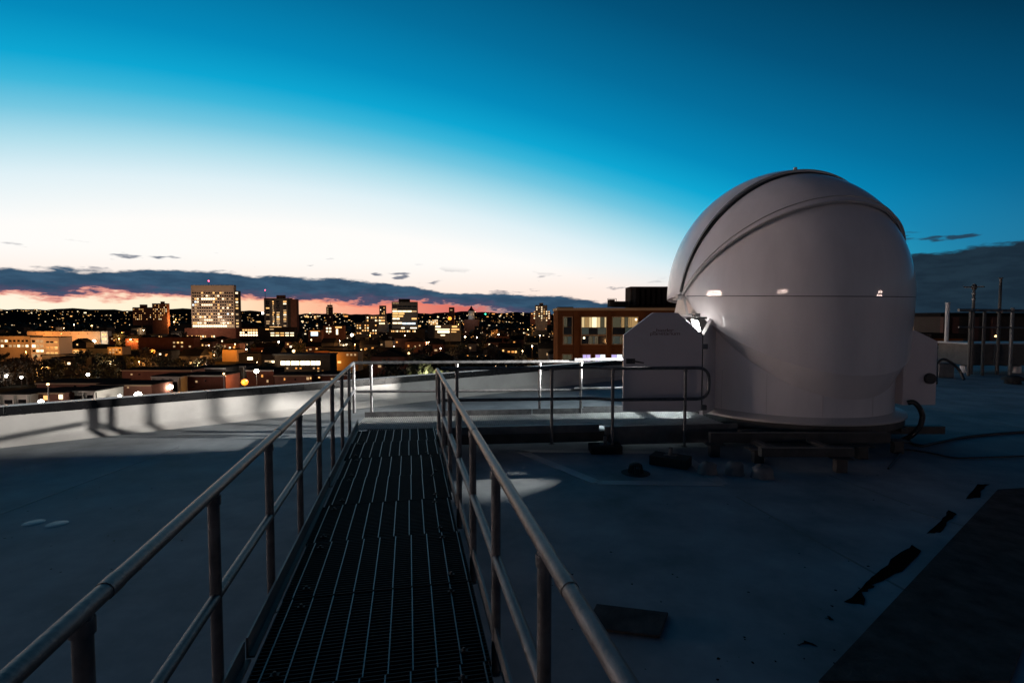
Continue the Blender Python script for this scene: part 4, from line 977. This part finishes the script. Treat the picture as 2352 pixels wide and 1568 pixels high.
# --- lamps near
street_lamp(317, 906, 133, 'white', .85, 'brightest white street lamp just above the black coping', 5000, (1, .92, .8))
street_lamp(391, 888, 150, 'white', .75, 'white globe lamp in front of the tall pale porch house', 2600, (1, .92, .8))
street_lamp(94, 922, 117, 'white', .55, 'white globe lamp at the foot of the left lamp post', 1600, (1, .92, .8))
street_lamp(110, 882, 116, 'warm', .30, 'tall pale lit lamp post among the bottom left houses', 0, lit_pole=True)
street_lamp(514, 858, 152, 'warm', .30, 'tall pale lit lamp post beside the long brick row house', 0, lit_pole=True)
street_lamp(275, 909, 133, 'white', .40, 'small white lamp left of the brightest lamp at the coping', 0)
street_lamp(562, 877, 168, 'orange', 1.15, 'orange sodium globe lamp near the second lamp post', 4500, (1, .4, .06))
street_lamp(545, 859, 184, 'white', .70, 'white globe lamp between the porch columns', 1500, (1, .92, .8))
street_lamp(589, 852, 170, 'white', .75, 'large white lamp right of the porch columns', 4000, (1, .92, .8))
street_lamp(15, 863, 210, 'white', .6, 'white street lamp farthest left above the row houses', 500, (1, .95, .85))
street_lamp(49, 866, 210, 'white', .5, 'white street lamp second from the left above the row houses', 400, (1, .95, .85))
street_lamp(202, 860, 210, 'white', .6, 'white street lamp among the bare trees left of centre', 500, (1, .95, .85))
street_lamp(1033, 731, 520, 'orange', 2.0, 'orange street light glowing by the plain brick tower', 2500, (1, .4, .08))
street_lamp(808, 769, 480, 'white', 1.3, 'white street light below the dark mid-rise', 900, (1, .9, .8))
street_lamp(675, 806, 300, 'warm', 1.0, 'warm street light above the four pane building', 500, (1, .75, .4))
street_lamp(603, 719, 780, 'white', 1.6, 'white flood lamp left of the apartment tower foot', 0)
street_lamp(1115, 721, 800, 'green', 1.1, 'green traffic light near the church spire', 0, cat='traffic light', name='traffic_light')
street_lamp(939, 811, 300, 'warm', .7, 'warm street light in the dark trees left of centre rail', 200, (1, .6, .25))
spots = sorted([(622, 809), (700, 812), (815, 790), (868, 787), (742, 797), (566, 802), (492, 815), (345, 848), (463, 838), (150, 872), (98, 843), (258, 835), (430, 806), (1053, 745), (1190, 758), (1213, 757), (1095, 775), (1068, 773), (985, 785), (1145, 768), (1200, 805), (1222, 795),
         (500, 762), (300, 779), (274, 778), (120, 752), (147, 753), (170, 745), (211, 748), (400, 739), (404, 734), (330, 758), (281, 764), (650, 800), (905, 795), (930, 770), (830, 803), (1012, 800), (1256, 790), (1240, 770), (60, 808), (190, 826), (320, 830), (540, 790), (480, 792), (640, 785), (715, 780), (780, 782), (850, 770), (590, 830)])
for i, (u, v) in enumerate(spots):
    Y = min(900, 1176 * (HE - 9) / max(12, v - 730))
    street_lamp(u, v, Y, rnd.choice(['warm', 'white', 'orange', 'orange']), max(.28, Y * rnd.choice([.0007, .001, .0014])), 'small %s street lamp %s below %s' % (['glowing', 'lit', 'bright', 'dim'][i % 4], 'far off' if Y > 600 else 'in the middle rows' if Y > 350 else 'in the near rows', mark(u)), (60 if Y > 350 else 35) * Y, rnd.choice([(1, .45, .13), (1, .42, .1), (1, .7, .4)]), group='distant street lamps')
# --- lit tree behind the rail
def leaf_mesh(seed, n, w, h, size):
    q = random.Random(seed); b = MB(); cl = []
    for i in range(16):
        a = q.uniform(0, 6.283); rr = math.sqrt(q.random()) * w * .34; z_ = q.uniform(.18, .92) * h
        cl.append((rr * math.cos(a), rr * math.sin(a), z_, q.uniform(.16, .32) * w * (1.15 - .5 * z_ / h)))
    for i in range(n):
        cx, cy, cz, cr = q.choice(cl); d = V((q.gauss(0, 1), q.gauss(0, 1), q.gauss(0, .8))).normalized() * cr * q.random() ** .4
        p = V((cx, cy, cz)) + d; s_ = size * q.uniform(.6, 1.5)
        e1 = V((q.gauss(0, 1), q.gauss(0, 1), q.gauss(0, 1))).normalized(); e2 = e1.cross(V((q.gauss(0, 1), q.gauss(0, 1), q.gauss(0, 1)))).normalized()
        b.add([p - e1 * s_, p + e2 * s_ * .6, p + e1 * s_, p - e2 * s_ * .6], [(0, 1, 2, 3)])
    return b.mesh('crown')
def trunk_mesh(seed, w, h):
    q = random.Random(seed); b = MB(); b.tube([(0, 0, 0), (.05, .03, h * .3), (0, 0, h * .75)], [w * .035, w * .026, w * .008], 7)
    for i in range(7):
        a = q.uniform(0, 6.283); z_ = q.uniform(.25, .6) * h; e = V((math.cos(a) * w * .36, math.sin(a) * w * .36, z_ + h * q.uniform(.15, .32)))
        b.tube([(0, 0, z_), (e.x * .5, e.y * .5, z_ + (e.z - z_) * .6), e], [w * .016, w * .010, w * .004], 5)
    return b.mesh('trunk')
m_leaf = mat('dark_foliage', (.030, .030, .014), .85, var=.5, scale=.8); m_leaf2 = mat('brown_autumn_foliage', (.045, .028, .014), .85, var=.5, scale=.8)
m_leafl = mat('pale_green_foliage', (.10, .11, .05), .8, var=.4, scale=.8); m_bark = mat('dark_bark', (.028, .022, .017), .9)
crowns = [leaf_mesh(20 + k, 520, 8, 9, .42) for k in range(4)]; trunks = [trunk_mesh(30 + k, 8, 9) for k in range(4)]
for me in crowns: me.materials.append(m_leaf)
for me in trunks: me.materials.append(m_bark)
def tree(x, y, sc, lab, group, k, m=m_leaf):
    t_ = thing('tree', lab, 'tree', (x, y, GZ), rnd.uniform(0, 6.28), group); t_.scale = (sc, sc, sc * rnd.uniform(.9, 1.15))
    inst('trunk', trunks[k], m_bark, t_, (0, 0, 0)); inst('crown', crowns[k], m, t_, (0, 0, 0)); return t_
p = at(975, 845, 95); lt = thing('tree', 'pale green tree lit from below, seen between the two handrails', 'tree', (p.x, 95, GZ)); me = leaf_mesh(77, 2600, 8, 9, .26); me.materials.append(m_leafl)
s_ = (p.z + 2.0 - GZ) / 9.0; lt.scale = (s_ * .75, s_ * .75, s_); inst('trunk', trunks[0], m_bark, lt, (0, 0, 0)); inst('crown', me, None, lt, (0, 0, 0))
q_ = at(985, 838, 88); tl = thing('street_lamp', 'white street lamp hidden beside the pale green tree', 'street lamp', (q_.x, 88, GZ)); MB().tube([(0, 0, 0), (0, 0, q_.z - GZ - 3)], [.12, .08], 6).build('pole', m_pole, tl)
g = MB(); g.lathe([(.001, -.2), (.22, 0), (.001, .2)], 10); o = g.build('globe', G['white'], tl); o.location = (0, 0, q_.z - GZ - 2.8); lamp_light((0, .3, q_.z - GZ - 2.6), 1500, (1, .95, .7), r=.2, parent=tl)
# --- houses and trees filling the neighbourhood (positions spread over the ground, not over the picture)
def hides(u0, u1, vt, Y):
    return any(Y < b[4] and u1 > b[0] and u0 < b[1] and vt < b[3] - 2 for b in VIS)
def far_word(Y): return 'nearest' if Y < 235 else 'near' if Y < 340 else 'middle' if Y < 480 else 'far'
NUM = ['no lit window', 'one lit window', 'two lit windows', 'three lit windows', 'four lit windows']
TONE = {'brick': 'brown brick', 'dark': 'blackish', 'grey': 'grey', 'maroon': 'maroon'}
for row, (Y, cnt) in enumerate(((215, 9), (262, 11), (318, 13), (380, 16), (455, 20), (545, 22), (640, 24), (760, 24))):
    for i in range(cnt):
        u = -20 + (1300) * (i + rnd.uniform(.15, .85)) / cnt
        Yh = Y * rnd.uniform(.94, 1.06); H = rnd.choice([6.5, 7.5, 8.5, 9.5]); vt = 730 + 1176 * (HE - H) / Yh
        wpx = rnd.uniform(9, 17) * 1176 / Yh
        if u < 640 and vt > 840: continue
        if hides(u, u + wpx, vt - 4, Yh): continue
        mm = rnd.choice(['brick', 'dark', 'grey', 'maroon', 'dark']); rt = rnd.choice(['gable', 'gable', 'flat']); nw = rnd.choice([1, 2, 3, 4, 4])
        h_ = B('house', 'small %s %s-roofed house with %s, %s row below %s' % (TONE[mm], rt, NUM[nw], far_word(Yh), mark(u + wpx / 2)), 'house', u, u + wpx, vt, H=H, dep=rnd.uniform(8, 12), m=mm, group='dark neighbourhood houses', roof=rt, vis=False)
        for q in range(nw):
            uu = u + wpx * (.1 + .8 * (q + rnd.uniform(.05, .5)) / nw); vv = vt + rnd.uniform(.18, .5) * H * 1176 / Yh * .9
            ww = rnd.uniform(1.0, 2.0) * 1176 / Yh; h_.w_px(uu, min(uu + ww, u + wpx * .95), vv, vv + rnd.uniform(1.0, 1.6) * 1176 / Yh, rnd.choice(['warm', 'warm2', 'dim', 'white', 'dim']))
def plant(u, Y, sc):
    p = at(u, 800, Y); ht = 9 * sc * 1.1; wpx = 4 * sc * 1176 / Y
    if hides(u - wpx, u + wpx, 730 + 1176 * (HE - ht) / Y, Y): return
    m_ = rnd.choice([m_leaf, m_leaf, m_leaf2])
    tree(p.x, Y, sc, '%s %s tree in the %s rows below %s' % ('tall' if sc > 1.35 else 'small' if sc < 1.05 else 'mid-sized', 'brown leaved' if m_ is m_leaf2 else 'dark green', far_word(Y), mark(u)), 'dark neighbourhood trees', rnd.randrange(4), m_)
for i in range(230):
    Y = rnd.choice([120, 150, 180, 210, 250, 300, 350, 420, 500, 600]) * rnd.uniform(.95, 1.08); u = rnd.uniform(-40, 1330)
    if Y < 200 and u < 700: continue
    plant(u, Y, rnd.uniform(.8, 1.5))
for (u, Y) in ((60, 215), (120, 225), (175, 222), (240, 228), (300, 232), (30, 232), (215, 245), (335, 250), (475, 235), (30, 262), (160, 262), (275, 268), (600, 250), (830, 190), (870, 170), (905, 160), (930, 150), (1010, 150), (1060, 160), (1110, 170), (1180, 165), (1230, 175), (1270, 170)):
    plant(u, Y, rnd.uniform(.9, 1.5))
# --- far roofs, woods and lights: beyond counting
fb = MB(); fw = MB(); lights = {'warm': MB(), 'white': MB(), 'warm2': MB(), 'dim': MB()}
for i in range(1000):
    Y = rnd.uniform(660, 3200); a = R(rnd.uniform(-50, 52)); x = Y * math.tan(a); w = rnd.uniform(8, 26); d = rnd.uniform(8, 16); h = rnd.choice([6, 7, 8, 9, 10, 12, 15])
    fb.box(x - w / 2, x + w / 2, Y, Y + d, GZ, GZ + h)
    if a < .16 or a > .66:
        for k in range(rnd.choice([0, 0, 1, 1, 2, 3])):
            key = rnd.choices(['warm', 'white', 'warm2', 'dim'], [5, 3, 3, 3])[0]; xx = x + rnd.uniform(-.42, .42) * w; zz = GZ + rnd.uniform(.35, .95) * h; s_ = min(2.6, .62 * rnd.lognormvariate(0, .6)) * Y / 1000
            lights[key].box(xx - s_ * rnd.uniform(.5, 1.6), xx + s_, Y - .4, Y - .1, zz, zz + s_)
for i in range(900):
    Y = rnd.uniform(680, 3600); a = R(rnd.uniform(-52, 54)); x = Y * math.tan(a); w = rnd.uniform(8, 22); h = rnd.uniform(7, 13); n = 7; vs = []
    for zz, k in ((0, .7), (.45, 1), (.8, .7), (1, .15)):
        for j in range(n): q = 2 * math.pi * j / n; kk = k * w / 2 * rnd.uniform(.75, 1.2); vs.append((x + kk * math.cos(q), Y + kk * math.sin(q), GZ + h * zz * rnd.uniform(.9, 1.1)))
    fw.add(vs, [(r * n + j, r * n + (j + 1) % n, (r + 1) * n + (j + 1) % n, (r + 1) * n + j) for r in range(3) for j in range(n)] + [tuple(range(3 * n, 4 * n))])
# bright clusters along the left and middle horizon
for (u0, u1, v0, v1, n_) in ((0, 140, 712, 722, 26), (70, 90, 708, 735, 12), (120, 300, 715, 737, 60), (290, 300, 715, 738, 4), (550, 600, 718, 740, 22), (690, 800, 716, 735, 60), (690, 860, 735, 770, 36), (960, 1080, 720, 745, 34), (1090, 1180, 716, 742, 40), (1170, 1275, 716, 730, 18), (2100, 2160, 726, 745, 16), (380, 436, 722, 736, 14), (1060, 1270, 745, 775, 26)):
    for i in range(n_):
        v = rnd.uniform(v0, v1); Y = rnd.uniform(950, 1500) if v < 735 else 1176 * (HE - 8) / (v - 730) * rnd.uniform(.6, .9); Y = min(Y, 1500); p = at(rnd.uniform(u0, u1), v, Y); s_ = min(2.4, .5 * rnd.lognormvariate(0, .65)) * Y / 1000
        key = rnd.choices(['warm', 'white', 'warm2', 'dim'], [5, 4, 3, 2])[0]
        lights[key].box(p.x - s_ * rnd.uniform(.6, 2.4), p.x + s_, Y - .3, Y, p.z, p.z + s_ * rnd.uniform(.8, 1.4))
o = fb.build('far_rooftops', C['dark']); kind(o, 'stuff'); o['label'] = 'dark far city rooftops below the horizon'; o['category'] = 'rooftops'
o = fw.build('far_woods', m_leaf); kind(o, 'stuff'); o['label'] = 'dark far treetops between the city lights'; o['category'] = 'trees'
for k_, mb_ in lights.items():
    o = mb_.build('far_city_lights', L[k_]); kind(o, 'stuff'); o['label'] = {'warm': 'warm yellow far city lights', 'white': 'white far city lights', 'warm2': 'amber far city lights', 'dim': 'dim far city lights'}[k_] + ' scattered below the horizon'; o['category'] = 'city lights'

# --- orange panel building right of centre
NB = B('panel_building', 'orange brown panel building with cream cornice right behind the platform', 'building', 1281, 1640, 712, Y=90, dep=18, m='orange')
k9 = 90 / 1176
NB.part_px('cornice', 1279, 1642, 707, 713, 'cornice', -.5, 18.4)
for (a, e) in ((1318, 1330), (1395, 1404), (1470, 1482), (1550, 1560)): NB.part_px('pilaster', a, e, 714, 1000, 'orange', -.22, -.002)
for v_ in (720, 800, 806): NB.part_px('panel_joint', 1281.2, 1639, v_, v_ + .6, 'brick', -.012, -.002)
def bigwin(u0, u1, v0, v1, panes, cat='window'):
    x0, x1, z0, z1 = NB.X(u0), NB.X(u1), NB.Zv(v1), NB.Zv(v0)
    b = MB()
    for (a, e, c, d) in ((x0 - .12, x1 + .12, z1, z1 + .1), (x0 - .12, x1 + .12, z0 - .1, z0), (x0 - .12, x0, z0, z1), (x1, x1 + .12, z0, z1)): b.box(a, e, -.16, -.003, c, d)
    fr_ = b.build('window_frame', C['cornice'], NB.o)
    for (a, e, c, d, key) in panes:
        xa, xb = x0 + (x1 - x0) * a, x0 + (x1 - x0) * e; za, zb = z0 + (z1 - z0) * c, z0 + (z1 - z0) * d
        inst('pane', wmesh(xb - xa - .08, zb - za - .08), L[key], fr_, ((xa + xb) / 2, 0, (za + zb) / 2))
L['amber'] = emit('lit_pane_amber', (1.0, .62, .24), .38); L['curtain'] = emit('lit_pane_curtain', (1.0, .74, .36), .75); L['bright'] = emit('lit_pane_bright', (1.0, .82, .5), 1.5); L['low'] = emit('lit_pane_low', (.75, .7, .42), .075); L['lowg'] = emit('lit_pane_greenish', (.55, .75, .65), .05)
bigwin(1294.5, 1313.5, 728, 768, [(0, .45, .42, 1, 'low'), (.45, 1, .42, 1, 'off'), (0, 1, 0, .42, 'off')])
bigwin(1336, 1392.5, 728, 768, [(0, .12, .4, 1, 'curtain'), (.12, .3, .4, 1, 'amber'), (.3, .42, .4, 1, 'curtain'), (.42, .62, .4, 1, 'bright'), (.62, .76, .4, 1, 'curtain'), (.76, .93, .4, 1, 'low'), (.93, 1, .4, 1, 'curtain'), (0, .3, 0, .4, 'lowg'), (.3, .65, 0, .4, 'off'), (.65, 1, 0, .4, 'lowg')])
bigwin(1407, 1465, 728, 768, [(0, .35, .4, 1, 'low'), (.35, .47, .4, 1, 'amber'), (.47, .62, .4, 1, 'low'), (.62, .74, .4, 1, 'amber'), (.74, 1, .4, 1, 'amber'), (0, .5, 0, .4, 'off'), (.5, 1, 0, .4, 'lowg')])
bigwin(1486, 1545, 728, 768, [(0, .3, .4, 1, 'curtain'), (.3, .7, .4, 1, 'low'), (.7, 1, .4, 1, 'amber'), (0, 1, 0, .4, 'off')])
bigwin(1294.5, 1313.5, 772, 790, [(0, .5, 0, 1, 'low'), (.5, 1, 0, 1, 'lowg')])
bigwin(1336, 1392.5, 771, 790, [(0, .3, 0, 1, 'off'), (.3, .45, 0, 1, 'low'), (.45, .55, 0, 1, 'lowg'), (.55, .68, 0, 1, 'low'), (.68, 1, 0, 1, 'off')])
bigwin(1407, 1465, 771, 790, [(0, .3, 0, 1, 'lowg'), (.3, .45, 0, 1, 'low'), (.45, 1, 0, 1, 'off')])
bigwin(1293, 1313.5, 814, 830, [(0, .5, 0, 1, 'low'), (.5, 1, 0, 1, 'low')])
for (a, e) in ((1339, 1357), (1368, 1391), (1405, 1430), (1445, 1470)): bigwin(a, e, 814, 830, [(0, .5, 0, 1, 'violet'), (.5, 1, 0, 1, 'cool' if a > 1360 else 'violet')])
for (a, e, v0, v1) in ((1295.8, 1301, 730.5, 747), (1424.5, 1431, 731.7, 748), (1439.5, 1446, 731.7, 748), (1294.9, 1300, 773, 789), (1352, 1358, 774, 789.5), (1367, 1373, 774, 789.5), (1424.6, 1430, 773, 789.5), (1343, 1349, 731, 748)):
    x0, x1, z0, z1 = NB.X(a), NB.X(e), NB.Zv(v1), NB.Zv(v0); b = MB(); w9 = .055
    for q in ((x0, x1, z0, z0 + w9), (x0, x1, z1 - w9, z1), (x0, x0 + w9, z0 + w9, z1 - w9), (x1 - w9, x1, z0 + w9, z1 - w9)): b.box(q[0], q[1], -.19, -.115, q[2], q[3])
    b.build('casement_frame', C['white'], NB.o)
for (a, v_) in ((1459, 733), (1452, 776), (1340, 775)): NB.w_px(a, a + 3.5, v_, v_ + 1.6, 'hot', -.06, 'ceiling_light')
NB.part_px('plant_room', 1463, 1580, 654, 706.4, 'dark', 5, 16)
for i in range(9): NB.part_px('louvre', 1466 + i * 12.5, 1474 + i * 12.5, 660, 700, 'roof', 4.9, 4.99)
NB.part_px('condenser', 1408, 1420, 686, 704, 'dark', 3, 5); NB.part_px('condenser', 1424, 1455, 690, 704, 'dark', 4, 7); NB.part_px('skylight', 1285, 1320, 704, 706.6, 'dark', 2, 6)
fr_ = MB()
for u in (1402, 1422): fr_.box(NB.X(u) - .04, NB.X(u) + .04, 2.5, 2.6, NB.h, NB.Zv(684))
fr_.box(NB.X(1402), NB.X(1422), 2.5, 2.6, NB.Zv(685), NB.Zv(684)); fr_.build('pipe_frame', C['dark'], NB.o)
street_lamp(1462, 800, 78, 'warm', .12, 'small warm lamp fixture in front of the orange brown building', 450, (1, .5, .18))
lamp_light((-6, -9, NB.h - 9), 330, (1, .48, .16), r=.4, parent=NB.o)

# --- brick penthouse and lights right of the dome
BP = B('brick_penthouse', 'dark red brick building with ribbed piers behind the antenna masts', 'building', 2162, 2560, 727, Y=46, dep=14, m='dark')
BP.part_px('pier', 2160, 2168, 728, 790, m_brick, -.35, -.004)
for i in range(3): BP.part_px('pier', 2182 + i * 0 + i * 46, 2196 + i * 46, 728, 790, m_brick, -.3, -.004)
for i in range(12): BP.part_px('brick_course', 2182.2, 2195.8, 731 + i * 4.4, 732.2 + i * 4.4, 'brick', -.34, -.3005)
p = at(2288, 772, 40); street_lamp(2288, 772, 40, 'warm', .1, 'small round wall lamp on the brick building at right', 0)
CB = B('lit_canopy', 'low building with one long glowing window strip right of the dome', 'building', 2108, 2166, 763, Y=120, dep=10, m='maroon')
CB.w_px(2116, 2163, 765, 770.5, 'white')
CT = B('copper_wall', 'low copper coloured curved wall with pale trim beyond the roof edge', 'wall', 2140, 2212, 777, Y=38, dep=3, m='orange')
for v_ in (783, 787): CT.part_px('trim', 2140.5, 2211.5, v_, v_ + 1.1, 'white', -.06, -.002)
lamp_light((0, -3, CT.h + .5), 12, (1, .5, .25), r=.2, parent=CT.o)
TK = B('distant_chimney', 'distant pale banded chimney above the brick building', 'chimney', 2296, 2302, 714, Y=400, dep=3, m='white'); TK.part_px('band', 2295.8, 2302.2, 719, 721, 'dark', -.1, -.004); lamp_light((0, -6, TK.h - 2), 500, (1, .7, .5), r=.3, parent=TK.o)

# --- added buildings out of view; overbright windows fill-light the dome and glint in it
L['hall'] = emit('dome_fill_window', (1.0, .74, .65), 46, 'AUTO')  # window emission raised as fill light for the dome
L['left_fill'] = emit('dome_fill_window_left', (1.0, .74, .63), 165, 'AUTO')
def neighbour(lab, x, y, rz, cols, rows, z0, w, key='hall'):
    t_ = thing('fill_building', lab, 'building', (x, y, GZ), rz)
    MB().box(-w / 2, w / 2, -14, 0, 0, z0 + rows * 3.6 + 2).build('wall', C['brick'], t_)
    wm = wmesh(2.6, 2.0)
    for r in range(rows):
        for c in range(cols):
            if rnd.random() < .62: inst('window', wm, L[key], t_, (-w / 2 + w * (c + .5) / cols, .05, z0 + r * 3.6))
            else: inst('window', wm, L['off'], t_, (-w / 2 + w * (c + .5) / cols, .05, z0 + r * 3.6))
neighbour('low added building out of view with fill-light windows mirrored in the middle of the dome', -100, -190, R(-28), 10, 3, 40, 34)
neighbour('wide added fill-light building out of view far to the left, mirrored at the left of the dome', -185, 30, R(-92), 15, 4, 33, 58, 'left_fill')
neighbour('small added building out of view with fill-light windows mirrored at the right edge of the dome', 150, -70, R(60), 4, 2, 33, 18)
